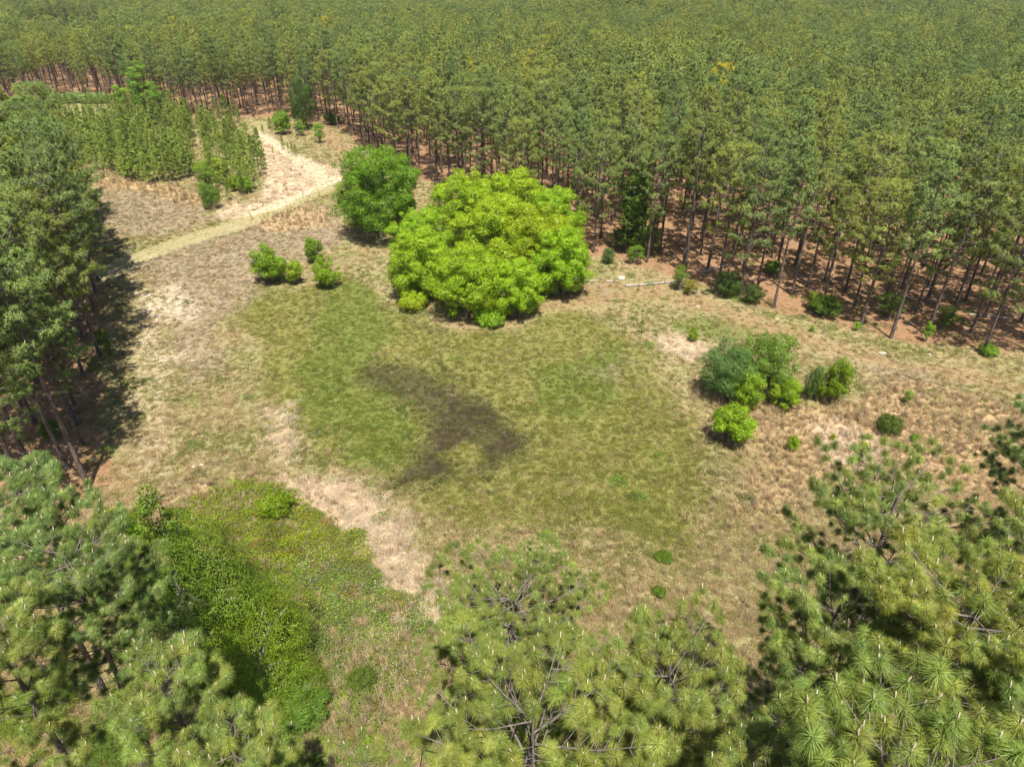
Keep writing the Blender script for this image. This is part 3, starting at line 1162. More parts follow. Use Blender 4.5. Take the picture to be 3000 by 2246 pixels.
NEAR = [
    # px, py of the tip, height, crown radius, crown base, tuft, seed, label, density, tint
    (1515, 1600, 19.0, 4.3, 0.52, 0.52, 11, 'rounded pine at bottom centre with its whole crown showing against the dry grass', 1.35, (1.0, 1.0, 0.95)),
    (1560, 1850, 22.3, 3.9, 0.58, 0.62, 12, 'large-tufted pine at the bottom edge directly below the rounded centre pine', 1.0, (1.08, 1.05, 0.9)),
    (1950, 1790, 21.5, 3.0, 0.56, 0.62, 13, 'slim pine at the bottom with a dark shadow hole on its right', 0.95, (1.05, 1.02, 0.9)),
    (1200, 2150, 19.0, 3.0, 0.6, 0.58, 14, 'low pine tip at the bottom edge left of the centre pines', 0.9, (1.0, 1.0, 0.95)),
    (2580, 1300, 21.8, 4.2, 0.56, 0.62, 15, 'open-crowned pine on the right with dry grass showing through its limbs', 0.72, (0.98, 1.0, 0.95)),
    (2420, 1620, 21.5, 3.3, 0.56, 0.62, 16, 'sparse pine left of the dense right-hand pines beside bleached grass', 0.75, (0.96, 1.03, 0.95)),
    (2750, 1600, 23.0, 3.8, 0.58, 0.66, 17, 'dense pine in the lower right with bright yellow-green tufts', 1.0, (1.16, 1.08, 0.85)),
    (2560, 1960, 25.0, 3.0, 0.6, 0.72, 18, 'nearest pine at the lower right with the largest needle tufts', 1.0, (1.0, 1.05, 0.9)),
    (3040, 1150, 19.0, 3.3, 0.45, 0.6, 19, 'dark pine cut by the right edge above its own wide shadow', 0.85, (0.74, 0.84, 0.92)),
    (3060, 1480, 22.0, 3.5, 0.55, 0.64, 20, 'shaggy pine cut by the right edge beside the dense yellow-green pine', 0.95, (1.05, 1.02, 0.9)),
    (3060, 1900, 22.5, 3.0, 0.58, 0.64, 21, 'pine in the bottom right corner over bare reddish ground', 0.85, (0.85, 0.95, 0.95)),
    (2170, 2150, 22.8, 2.2, 0.58, 0.66, 22, 'pine tip at the bottom edge between the slim pine and the nearest pine', 0.95, (1.04, 1.02, 0.9)),
    # lower left
    (40, 1340, 20.5, 3.7, 0.66, 0.62, 31, 'greyish pine at the left edge below the long shadow on the straw', 1.0, (0.86, 1.0, 1.15)),
    (230, 1500, 20.5, 2.9, 0.68, 0.6, 32, 'bluish green pine just right of the left-edge pine above the bramble bank', 1.0, (0.88, 1.0, 1.12)),
    (400, 1590, 18.5, 2.2, 0.72, 0.58, 33, 'thin pine with curling bare twigs leaning over the small green hardwood', 0.72, (0.92, 1.02, 1.05)),
    (20, 1720, 21.0, 2.2, 0.66, 0.62, 34, 'lowest pine at the left edge with spreading tufts over brown scrub', 0.9, (1.02, 1.02, 0.95)),
    (560, 1880, 20.5, 2.3, 0.60, 0.62, 35, 'pale pine at lower left standing beside the dark hollow', 0.9, (1.02, 1.06, 1.0)),
    (720, 2070, 19.8, 2.1, 0.62, 0.6, 36, 'lower left pine with a bare forked grey limb right of the pale pine', 0.8, (1.02, 1.05, 0.98)),
]
fixed_pts = []
for a_ in NEAR:
    fixed_pts.append(near_pine(*a_))

# ---- the pines of the left wood and of the big wood: variants sharing mesh data
MIDV = []
for k in range(9):
    h = [19.5, 20.5, 18.5, 21, 19, 20, 17, 21.5, 18][k]
    cb = [0.43, 0.48, 0.42, 0.52, 0.38, 0.47, 0.36, 0.54, 0.42][k]
    R = [2.8, 2.5, 3.1, 2.6, 2.9, 2.4, 2.5, 3.2, 2.3][k]
    L = pine_layout(100 + k, h, cb, R, 1.05, False, True, 0.78, r0=0.0085 * h, pad=True, top_flat=[-0.8, -0.2, 0.3, -0.9, 0.0, -1.0, -0.5, 0.2, -0.9][k])
    g = Geo()
    needle_geo(g, L['O'], L['D'], L['S'], 36, 0.027, L['rs'], out=crown_out(L))
    print('mid tufts', len(L['O']))
    MIDV.append((trunk_mesh(L, 'trunk', 7), branch_mesh(L, 'branches', True, 3), g.mesh('crown', [M['needle']]), h))

for k in range(3):
    h = [18.5, 17.0, 19.5][k]
    L = pine_layout(150 + k, h, [0.33, 0.36, 0.40][k], [3.9, 3.6, 3.7][k], 1.15, False, True, 0.80, r0=0.0095 * h, pad=True)
    g = Geo()
    needle_geo(g, L['O'], L['D'], L['S'], 40, 0.023, L['rs'], out=crown_out(L))
    MIDV.append((trunk_mesh(L, 'trunk', 7), branch_mesh(L, 'branches', True, 3), g.mesh('crown', [M['needle']]), h))

# stand B, left wood
stB = poisson(14000, (-80, -25), (26, 122), 3.3, lambda x, y: sdf_poly(x, y, STAND_B) > 0.0, 3, fixed_pts)
seen = []
for x, y in stB:
    ux, uy, fz = project(x, y, 13.0)
    if fz > 5 and -330 < ux < 700 and uy < 2600:
        seen.append((x, y))
stB = np.array(seen)
# woods beyond: all positions
def in_view(x, y, zt=17.0, marg=260):
    x = np.asarray(x)
    y = np.asarray(y)
    fz = y * CP - (zt - H) * SP
    ux = 1500 + F * x / np.maximum(fz, 1)
    return (fz > 5) & (ux > -marg) & (ux < 3000 + marg)


def accept_A(x, y):
    e = edge_a(x)
    ok = (y > e) & in_view(x, y, 8, 300)
    # a hollow without trees far off at the left
    hp = gp([(60, 30), (240, 25), (330, 60), (250, 45), (100, 50)])
    return ok


stA = poisson(90000, (-310, 320), (50, 380), 3.6, accept_A, 5, fixed_pts)
dA = stA[:, 1] - edge_a(stA[:, 0])
# every pine of the big wood down to its 300 that show largest (front rows first, weighted by distance)
dist = np.hypot(stA[:, 0], stA[:, 1])
score = dist + dA * 4.0
order = np.argsort(score)
N_B = min(len(stB), 140)
stB = stB[np.argsort(np.hypot(stB[:, 0], stB[:, 1]))][:N_B]
NA = 300 - len(NEAR) - N_B
ind = order[:NA]
rest = stA[order[NA:]]
near300 = stA[ind]
d300 = dA[ind]


def mid_pine(x, y, rs, label, group, tint, k=None, sc=None):
    k = rs.randint(9) if k is None else k
    sc = rs.uniform(0.88, 1.12) if sc is None else sc
    r = root('pine_tree', x, y, rs.rand() * 6.28, (sc, sc, sc * rs.uniform(0.95, 1.05)), label, 'pine tree', group)
    r.rotation_euler = (rs.normal() * 0.015, rs.normal() * 0.015, r.rotation_euler[2])
    link('trunk', MIDV[k][0], r)
    b_ = link('branches', MIDV[k][1], r)
    b_['kind'] = 'stuff'
    link('crown', MIDV[k][2], r, tint)
    return r


rs = np.random.RandomState(77)
# left wood, ordered from the clearing side
sB = sdf_poly(stB[:, 0], stB[:, 1], STAND_B)
front = np.argsort(stB[:, 1])
cf = ci = 0
for i in front:
    t_, w_ = pine_tint(rs)
    if sB[i] < 5.5:
        lb = '%s pine on the edge of the left wood, %s counted from the nearest' % (w_, ordinal(cf))
        cf += 1
        gr = 'pines along the clearing edge of the left wood'
    else:
        lb = 'tall pine inside the left wood behind its edge trees'
        gr = 'pines inside the left wood'
    mid_pine(stB[i, 0], stB[i, 1], rs, lb, gr, t_, k=(9 + rs.randint(3)) if rs.rand() < 0.85 else None, sc=rs.uniform(0.95, 1.2))
# big wood
pxs = [project(x, y, 0.0)[0] for x, y in near300]
cnt = {}
for j in np.argsort(pxs):
    x, y = near300[j]
    t_, w_ = pine_tint(rs)
    zone_ = 'beyond the track' if pxs[j] < 1000 else ('behind the oaks' if pxs[j] < 1740 else 'right of the oaks')
    if d300[j] < 3.6:
        k_ = ('f', zone_)
        cnt[k_] = cnt.get(k_, -1) + 1
        lb = '%s pine, front row of wood %s, %s from left' % (w_, zone_, ordinal(cnt[k_]))
        gr = 'front row pines of the big wood'
    elif d300[j] < 7.5:
        k_ = ('s', zone_)
        cnt[k_] = cnt.get(k_, -1) + 1
        lb = '%s pine, second row of wood %s, %s from left' % (w_, zone_, ordinal(cnt[k_]))
        gr = 'second row pines of the big wood'
    else:
        lb = 'tall bare-trunked pine deep in the wood ' + zone_
        gr = 'pines deep in the wood ' + zone_
    mid_pine(x, y, rs, lb, gr, t_, k=(9 + rs.randint(3)) if rs.rand() < (0.22 if d300[j] < 7.5 else 0.10) else None)

# ---- the rest of the woods: one mass
FARV = []
for k in range(8):
    h = [19.5, 20.5, 18.5, 21, 19, 20, 17, 21.5][k]
    L = pine_layout(100 + k, h, [0.43, 0.48, 0.42, 0.52, 0.38, 0.47, 0.36, 0.54][k], [2.8, 2.5, 3.1, 2.6, 2.9, 2.4, 2.5, 3.2][k], 0.85, False, False, 0.9, top_flat=[-0.9, -0.5, 0.1, -1.0, -0.4, -1.1, -0.6, -0.1][k])
    g = Geo()
    needle_geo(g, L['O'], L['D'], L['S'], 22, 0.055, L['rs'], out=crown_out(L))
    g.tube(L['TP'], L['TR'], 5, 1)
    FARV.append(g.mesh('distant_pine', [M['needle_far'], M['bark']]))
FARV2 = []
for k in range(6):
    L = pine_layout(140 + k, 19.5, 0.45, 2.8, 0.60, False, False, 1.1, top_flat=[-1.1, -0.8, -0.3, -1.2, -0.9, -0.6][k])
    g = Geo()
    needle_geo(g, L['O'], L['D'], L['S'], 11, 0.13, L['rs'], out=crown_out(L))
    g.tube(L['TP'], L['TR'], 4, 1)
    FARV2.append(g.mesh('distant_pine', [M['needle_far'], M['bark']]))

rsf = np.random.RandomState(21)


def far_tints(X, Y, rsf):
    n = len(X)
    k = fbm(X, Y, 60, 3)
    base = np.stack([0.90 + 0.28 * k, 0.95 + 0.10 * k, 1.12 - 0.25 * k], 1)
    j = rsf.rand(n, 1)
    spread = np.where(j < 0.25, np.array([[1.18, 1.10, 0.85]]), np.where(j < 0.72, np.array([[0.96, 1.0, 0.95]]), np.array([[0.72, 0.82, 0.90]])))
    out = base * spread * rsf.uniform(0.85, 1.12, (n, 1))
    y_ = rsf.rand(n) < 0.006
    out[y_] *= np.array([1.9, 1.45, 0.6])
    return out


far_zone = stA[order[NA:]]
# farther positions: jittered lattice out to the rim of view
sp = 4.4
X, Y = np.meshgrid(np.arange(-1150, 1150, sp), np.arange(382, 1420, sp))
X = X.ravel() + rsf.uniform(-1.8, 1.8, X.size)
Y = Y.ravel() + rsf.uniform(-2.1, 2.1, Y.size)
ok = in_view(X, Y, 10, 150)
keep = rsf.rand(len(X)) > 0.04
X, Y = X[ok & keep], Y[ok & keep]
# low canopy pocket at the far left, where the nearer wood ends against a farther one
ux = 1500 + F * X / (Y * CP + 19 * SP)
pocket = (ux > 60) & (ux < 290) & (Y > 382) & (Y < 480 + (ux - 60) * 0.3)
X, Y = X[~pocket], Y[~pocket]
allx = np.concatenate([far_zone[:, 0], X])
ally = np.concatenate([far_zone[:, 1], Y])
n = len(allx)
dd = np.hypot(allx, ally)
idx = np.where(dd < 360, rsf.randint(0, 8, n), 8 + rsf.randint(0, 6, n))
rot = np.stack([rsf.normal(size=n) * 0.02, rsf.normal(size=n) * 0.02, rsf.rand(n) * 6.28], 1)
hvar = 0.76 + 0.40 * fbm(allx, ally, 40, 3)
scl = hvar * rsf.uniform(0.82, 1.16, n)
scatter('pine_forest', 'dense pine wood stretching to the top of the view behind the clearing', 'forest',
        np.stack([allx, ally, gz(allx, ally)], 1), rot, scl, idx, far_tints(allx, ally, rsf), FARV + FARV2)
print('far pines', n, 'A objects', len(near300), 'B', len(stB))

# ---- young pines in the upper left
YV = []
for k in range(10):
    h = [5.2, 6.0, 6.8, 4.6, 5.6, 7.4, 3.6, 6.4, 5.0, 7.0][k]
    L = pine_layout(200 + k, h, 0.10, [1.15, 1.2, 1.45, 0.95, 1.45, 1.3, 1.1, 1.0, 1.6, 1.55][k], [0.78, 0.5, 0.7, 0.6, 0.5, 0.75, 0.6, 0.5, 0.65, 0.55][k], True, True, 0.48, r0=0.055)
    g = Geo()
    needle_geo(g, L['O'], L['D'] * np.array([1, 1, 1.6]), L['S'] * 1.25, 24, 0.034, L['rs'])
    YV.append((trunk_mesh(L, 'trunk', 5), g.mesh('crown', [M['needle']]), h))
ypos = poisson(3200, (-150, -45), (118, 225), 1.5, lambda x, y: (sdf_poly(x, y, YOUNG) > 0) & (fbm(x, y, 9, 2) > 0.36), 8)
dY = np.hypot(ypos[:, 0], ypos[:, 1])
ypos = ypos[[project(x, y, 4)[0] > 30 for x, y in ypos]]
gap = gp([(586, 380), (612, 470), (608, 570), (570, 580), (568, 480), (560, 380)])
ypos = ypos[sdf_poly(ypos[:, 0], ypos[:, 1], gap) < 0]
dY = np.hypot(ypos[:, 0], ypos[:, 1])
yo = np.argsort(dY)
rs = np.random.RandomState(9)
print('young', len(ypos))


def young(x, y, label, group, tint=None, sc=1.0, k=None):
    k = rs.randint(10) if k is None else k
    r = root('young_pine', x, y, rs.rand() * 6.28, sc, label, 'young pine', group)
    link('trunk', YV[k][0], r)
    link('crown', YV[k][1], r, tint if tint is not None else np.array([1.18, 1.24, 0.9]) * rs.uniform(0.75, 1.2))
    return r


edgeY = sdf_poly(ypos[:, 0], ypos[:, 1], YOUNG)
q = 0
for i in yo[:290]:
    ux = project(ypos[i, 0], ypos[i, 1], 0)[0]
    side = 'left block' if ux < 580 else 'right block'
    if edgeY[i] < 1.6 and dY[i] < 190:
        lb = 'young pine on the near edge of the %s, %s counted from the nearest' % (side, ordinal(q))
        q += 1
        gr = 'young pines on the edge of their block'
    else:
        lb = 'slender young pine inside the %s of young growth at upper left' % side
        gr = 'young pines in the ' + side
    young(ypos[i, 0], ypos[i, 1], lb, gr, sc=rs.uniform(0.55, 1.4) * (1.1 if ux < 580 else 0.95))
yr_ = ypos[yo[290:]]
if len(yr_):
    n = len(yr_)
    g_ = []
    for k in range(3):
        L = pine_layout(220 + k, 6.0, 0.10, 1.0, 0.7, True, True, 0.5, r0=0.05)
        g = Geo()
        needle_geo(g, L['O'], L['D'], L['S'], 10, 0.04, L['rs'])
        g.tube(L['TP'], L['TR'], 4, 1)
        g_.append(g.mesh('small_pine', [M['needle_far'], M['bark']]))
    scatter('young_pine_thicket', 'farther young pines in front of the tall wood at upper left', 'young pines', np.column_stack([yr_, gz(yr_[:, 0], yr_[:, 1])]),
            np.stack([np.zeros(n), np.zeros(n), rs.rand(n) * 6], 1), rs.uniform(0.75, 1.15, n), rs.randint(0, 3, n), np.array([[1.05, 1.1, 0.8]]) * rs.uniform(0.85, 1.15, (n, 1)), g_)

# single small pines and seedlings
for (px, py, s, lb) in [(1878, 975, 0.36, 'pine seedling alone in the meadow right of the oaks'),
                        (830, 438, 0.46, 'small pine seedling left of the trio beside the track bend'),
                        (846, 450, 0.42, 'leftmost of three seedlings in a row by the track bend'),
                        (858, 454, 0.40, 'middle one of three seedlings in a row by the track bend'),
                        (868, 460, 0.40, 'rightmost of three seedlings in a row by the track bend'),
                        (1870, 850, 0.22, 'tiny pine seedling in front of the long bleached log'),
                        (1912, 857, 0.18, 'tiny pine seedling just right of the one by the bleached log'),
                        (793, 378, 0.62, 'thin young pine standing alone by the far wood edge'),
                        (771, 392, 0.45, 'short young pine left of the round bush by the wood'),
                        (686, 383, 0.5, 'young pine standing apart above the right block'),
                        (950, 442, 0.22, 'seedling by the reddish straw at the wood corner'),
                        (888, 578, 0.16, 'tiny seedling on the verge of the grassy track'),
                        (936, 575, 0.18, 'tiny seedling right along the grassy track verge')]:
    p = P(px, py)
    young(p[0], p[1], lb, 'pine seedlings in the open', sc=s)

# ================================================================== BROADLEAF TREES AND SHRUBS
# the oaks: three crown meshes shared, each tree its own object
OAK = [broadleaf(300 + k, 11.0, 10.8, zc=5.4, ch=10.8, nlobe=190, lobe_r=0.82, nleaf=580, size=0.155, stems=3, asp=0.6, lift=0.5) for k in range(3)]
oak_list = [  # px, py of base, scale, tint, label
    (1245, 870, 0.86, (0.98, 1.10, 0.85), 'leftmost lime oak of the big clump, over the small yellow bush'),
    (1235, 790, 0.84, (0.92, 1.12, 0.85), 'lime oak low on the left flank of the clump, next to the dark green tree'),
    (1375, 925, 0.86, (1.00, 1.10, 0.80), 'lime oak at the front of the clump above the low round bush'),
    (1515, 925, 0.68, (0.98, 1.14, 0.85), 'front lime oak with a rounded separate dome hanging low on the right'),
    (1450, 810, 1.10, (1.08, 1.12, 0.80), 'slightly yellower oak in the middle of the lime clump'),
    (1560, 825, 1.00, (1.10, 1.06, 0.80), 'brownish yellow oak right of the clump middle'),
    (1640, 862, 0.84, (0.88, 1.10, 0.7), 'purer green oak on the right flank of the lime clump'),
    (1610, 745, 0.98, (0.90, 1.08, 0.7), 'green oak at the back right shoulder of the lime clump'),
    (1365, 715, 1.06, (1.02, 1.10, 0.85), 'pale lime oak at the back left of the clump'),
    (1510, 715, 1.06, (1.06, 1.12, 0.85), 'lime oak at the back centre of the clump, highest against the pines'),
]
for i, (px, py, s, t_, lb) in enumerate(oak_list):
    p = P(px, py)
    r = root('oak_tree', p[0], p[1], i * 2.1, s, lb, 'oak tree', 'lime green oaks in one clump')
    link('stem', OAK[i % 3][0], r)
    link('crown', OAK[i % 3][1], r, np.array(t_) * np.array([1.19, 1.09, 0.65]))
gt = broadleaf(330, 15.0, 13.6, zc=7.0, ch=14.2, nlobe=250, lobe_r=0.95, nleaf=540, size=0.17, stems=2, asp=0.6, lift=0.5)
p = P(1118, 695)
r = root('hardwood_tree', p[0], p[1], 0.4, 1.0, 'dark green rounded tree touching the left side of the lime oaks', 'tree')
link('trunk', gt[0], r)
link('crown', gt[1], r, (0.62, 0.80, 0.50))

SH = {  # shrub kinds: bright leaf, feathery, olive, airy
    'thick': [broadleaf(390 + k, 8.0, 7.5, nlobe=64, lobe_r=0.98, nleaf=900, size=0.085, stems=3, lift=0.4) for k in range(2)],
    'bright': [broadleaf(340 + k, 4.0, 4.0, nlobe=60, lobe_r=0.42, nleaf=300, size=0.12, stems=4, lift=0.4) for k in range(3)],
    'feathery': [broadleaf(350 + k, 5.0, 4.6, nlobe=60, lobe_r=0.55, nleaf=520, size=0.14, stems=5, asp=0.28, lift=0.7) for k in range(2)],
    'airy': [broadleaf(360 + k, 4.0, 5.5, nlobe=44, lobe_r=0.45, nleaf=170, size=0.14, stems=4, lift=0.3) for k in range(2)],
    'column': [broadleaf(370 + k, 4.4, 13.5, nlobe=70, lobe_r=0.65, nleaf=230, size=0.19, stems=1, lift=0.3) for k in range(2)],
    'low': [broadleaf(380 + k, 3.4, 1.9, nlobe=36, lobe_r=0.42, nleaf=240, size=0.13, stems=4, lift=0.6) for k in range(2)],
}
BASE_W = {'thick': 8.0, 'bright': 4.0, 'feathery': 5.0, 'airy': 4.0, 'column': 4.4, 'low': 3.4}
BASE_H = {'thick': 7.5, 'bright': 4.0, 'feathery': 4.6, 'airy': 5.5, 'column': 13.5, 'low': 1.9}
sidx = [0]


def shrub(px, py, wpx, kind, tint, label, hpx=None, name='shrub', cat='shrub', hm=None):
    """stands with its base centre at px,py; wpx is its width and hpx its upright extent in the photograph"""
    p = P(px, py)
    dep = depth_at(px, py)
    w = wpx * dep / F
    if hm is None:
        hm = (hpx or wpx) * dep / F / CP * 1.02
    sx = w / BASE_W[kind]
    sz = hm / BASE_H[kind]
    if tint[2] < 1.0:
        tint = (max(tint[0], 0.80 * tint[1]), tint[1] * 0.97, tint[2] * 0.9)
    k = sidx[0] % len(SH[kind])
    sidx[0] += 1
    r = root(name, p[0], p[1], sidx[0] * 1.7, (sx, sx, sz), label, cat)
    link('stem', SH[kind][k][0], r)
    link('crown', SH[kind][k][1], r, tint)
    return r


Y1 = (0.98, 1.05, 0.75)
for a_ in [
    (800, 828, 118, 'bright', (0.86, 0.98, 0.6), 'largest of the three lime shrubs left of the oaks, in the grass', 100),
    (868, 832, 60, 'bright', (1.05, 1.08, 0.5), 'small yellow shrub leaning on the right side of the largest lime shrub', 62),
    (925, 768, 58, 'bright', (0.66, 0.86, 0.6), 'green upright shrub behind the yellowish one left of the oaks', 68),
    (962, 842, 88, 'bright', (0.98, 1.06, 0.6), 'yellowish shrub nearest the oaks of the three lime shrubs', 82),
    (1437, 950, 104, 'low', (0.72, 1.15, 0.6), 'low round bright bush in front of the oak clump', 44),
    (1208, 905, 92, 'low', (1.35, 1.28, 0.5), 'flat yellow bush under the left front of the oaks', 50),
    (2030, 1000, 32, 'bright', (0.9, 0.95, 0.4), 'small lone yellow-green shrub on bleached grass above the big thicket', 40),
    (2135, 1300, 134, 'bright', (1.0, 1.12, 0.5), 'brightest round shrub standing in front of the mixed thicket on the right', 120),
    (2120, 1170, 170, 'feathery', (0.44, 0.56, 1.3), 'grey-green feathery shrub forming the left half of the mixed thicket', 160),
    (2230, 1150, 190, 'feathery', (0.60, 0.72, 0.9), 'green feathery shrub at the back of the mixed thicket', 170),
    (2180, 1200, 110, 'bright', (0.86, 0.95, 0.55), 'olive yellow shrub in the middle of the mixed thicket', 110),
    (2290, 1195, 100, 'bright', (0.92, 1.02, 0.45), 'yellow-green shrub at the right end of the mixed thicket', 90),
    (2430, 1175, 105, 'bright', (0.72, 0.78, 0.35), 'olive coloured shrub standing right of the mixed thicket', 125),
    (2375, 1170, 60, 'feathery', (0.45, 0.56, 1.2), 'thin grey-green shrub between the thicket and the olive shrub', 100),
    (2318, 1322, 38, 'bright', (0.9, 1.0, 0.4), 'small yellow-green shrub left of the bleached grass patch', 50),
    (2436, 1290, 18, 'bright', (1.2, 1.1, 0.4), 'tiny yellow sprout in the bleached grass patch', 24),
    (2525, 1330, 36, 'bright', (1.1, 1.1, 0.5), 'yellow sprout at the lower edge of the bleached grass patch', 36),
    (2597, 1265, 80, 'low', (0.40, 0.44, 0.5), 'dull green weedy mound right of the bleached grass', 50),
    (2680, 1290, 34, 'low', (0.7, 0.95, 0.8), 'small green weed right of the dull mound', 20),
    (2655, 1180, 34, 'airy', (0.9, 1.0, 0.7), 'light green sapling amid the tawny grass on the right', 40),
    (622, 612, 62, 'feathery', (0.5, 0.66, 0.8), 'dark feathery bush alone in front of the young pines', 66),
    (612, 570, 80, 'airy', (0.75, 0.85, 0.7), 'loose pale bush at the foot of the right young pine block', 90),
    (720, 565, 50, 'bright', (0.70, 0.98, 0.6), 'bright bush at the lower tip of the right young pine block', 42),
    (690, 560, 40, 'bright', (0.9, 0.95, 0.6), 'yellowish bush left of the bright bush below the young pines', 40),
    (660, 540, 70, 'airy', (1.0, 0.98, 0.6), 'yellow-olive bush in the front of the right young pine block', 70),
    (380, 520, 56, 'airy', (0.75, 0.9, 0.6), 'bushy sapling at the lower edge of the left young pine block', 50),
    (830, 395, 58, 'bright', (0.72, 0.92, 0.8), 'round pale green bush on the bare corner near the far wood', 58),
    (938, 420, 42, 'airy', (0.85, 1.1, 1.0), 'pale leafy sapling by the straw at the wood corner', 52),
    (895, 380, 84, 'feathery', (0.26, 0.42, 0.8), 'dark bushy evergreen at the corner of the far wood', 125),
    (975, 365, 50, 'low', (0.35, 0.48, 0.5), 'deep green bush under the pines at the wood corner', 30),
    (880, 400, 40, 'airy', (0.7, 0.9, 0.7), 'sparse sapling at the foot of the dark evergreen', 40),
    (1860, 775, 60, 'airy', (0.65, 0.8, 0.7), 'light green bush at the wood edge by the pale rock', 50),
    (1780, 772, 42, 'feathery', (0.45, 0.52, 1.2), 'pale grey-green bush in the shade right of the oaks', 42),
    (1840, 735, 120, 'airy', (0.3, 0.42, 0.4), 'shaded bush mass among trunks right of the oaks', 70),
    (1990, 850, 60, 'airy', (0.62, 0.68, 0.5), 'yellow-green bush behind the end of the bleached log', 66),
    (2022, 862, 46, 'airy', (1.1, 0.7, 0.6), 'reddish bush at the foot of a front pine by the log', 40),
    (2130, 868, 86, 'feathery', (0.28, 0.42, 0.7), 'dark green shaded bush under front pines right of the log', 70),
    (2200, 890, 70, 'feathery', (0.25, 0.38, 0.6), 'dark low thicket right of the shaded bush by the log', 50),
    (2380, 905, 56, 'airy', (0.9, 0.9, 0.5), 'yellowish open bush among front row trunks', 46),
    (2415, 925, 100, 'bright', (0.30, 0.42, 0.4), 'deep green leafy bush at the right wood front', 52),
    (2505, 968, 28, 'airy', (0.9, 1.2, 0.8), 'fresh green sprig below the deep green bush', 26),
    (2376, 975, 20, 'airy', (0.9, 1.2, 0.7), 'small green sprig on straw in front of the deep green bush', 18),
    (2712, 1000, 34, 'airy', (0.85, 1.1, 0.6), 'yellow-green sapling at the foot of right wood pines', 60),
    (2890, 1040, 60, 'low', (0.55, 0.8, 0.6), 'low green bush at the far right wood edge', 26),
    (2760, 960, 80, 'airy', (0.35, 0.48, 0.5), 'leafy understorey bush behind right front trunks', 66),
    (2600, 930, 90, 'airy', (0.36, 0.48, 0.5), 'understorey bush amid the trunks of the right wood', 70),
    (2260, 800, 60, 'low', (0.5, 0.75, 0.6), 'low bush deep among the right wood trunks', 36),
    (300, 1005, 42, 'bright', (0.6, 0.68, 0.5), 'small yellow-green bush at the left wood edge', 40),
    (326, 1058, 42, 'airy', (0.28, 0.46, 0.4), 'dark little bush against the shadow by the left wood', 60),
    (150, 1420, 110, 'airy', (0.65, 0.72, 0.6), 'dull green bush between trunk feet in the left wood', 80),
    (160, 1290, 60, 'bright', (0.5, 0.66, 0.5), 'bright bush glimpsed between trunks of the left wood', 60),
    (20, 560, 40, 'airy', (0.8, 0.9, 0.6), 'pale bush among the far trees of the left wood', 40),
]:
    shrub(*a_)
# taller hardwoods
for a_ in [
    (435, 345, 84, 'column', (0.62, 0.90, 0.9), 'tall bright green hardwood rising behind the left young pines', 128, 'hardwood_tree', 'tree'),
    (470, 350, 60, 'column', (0.62, 0.86, 0.9), 'shorter bright hardwood right beside the tall one behind the young pines', 80, 'hardwood_tree', 'tree'),
    (370, 330, 60, 'airy', (0.8, 1.15, 0.9), 'low bright hardwood at the left foot of the tall one', 70, 'hardwood_tree', 'tree'),
    (8, 385, 80, 'column', (0.6, 0.88, 0.7), 'bright green hardwood cut by the left edge of the view', 160, 'hardwood_tree', 'tree'),
    (70, 360, 60, 'airy', (1.0, 1.2, 0.7), 'yellow-green hardwood near the left edge before the far wood', 70, 'hardwood_tree', 'tree'),
    (1850, 745, 105, 'column', (0.34, 0.50, 0.5), 'green hardwood growing among pine trunks right of the oaks', 230, 'hardwood_tree', 'tree'),
    (1900, 752, 80, 'airy', (0.5, 0.66, 0.6), 'small leafy hardwood just right of the one among the trunks', 130, 'hardwood_tree', 'tree'),
]:
    shrub(*a_)

# pale shrub line (white blossom) in front of the far wood
rs = np.random.RandomState(5)
for i, px in enumerate([150, 185, 222, 262, 300]):
    shrub(px, 300 + rs.rand() * 4, 56, 'low', (0.95, 0.95, 3.2), '%s pale blossoming bush from the left in the row before the far wood' % ORD[i], 26)

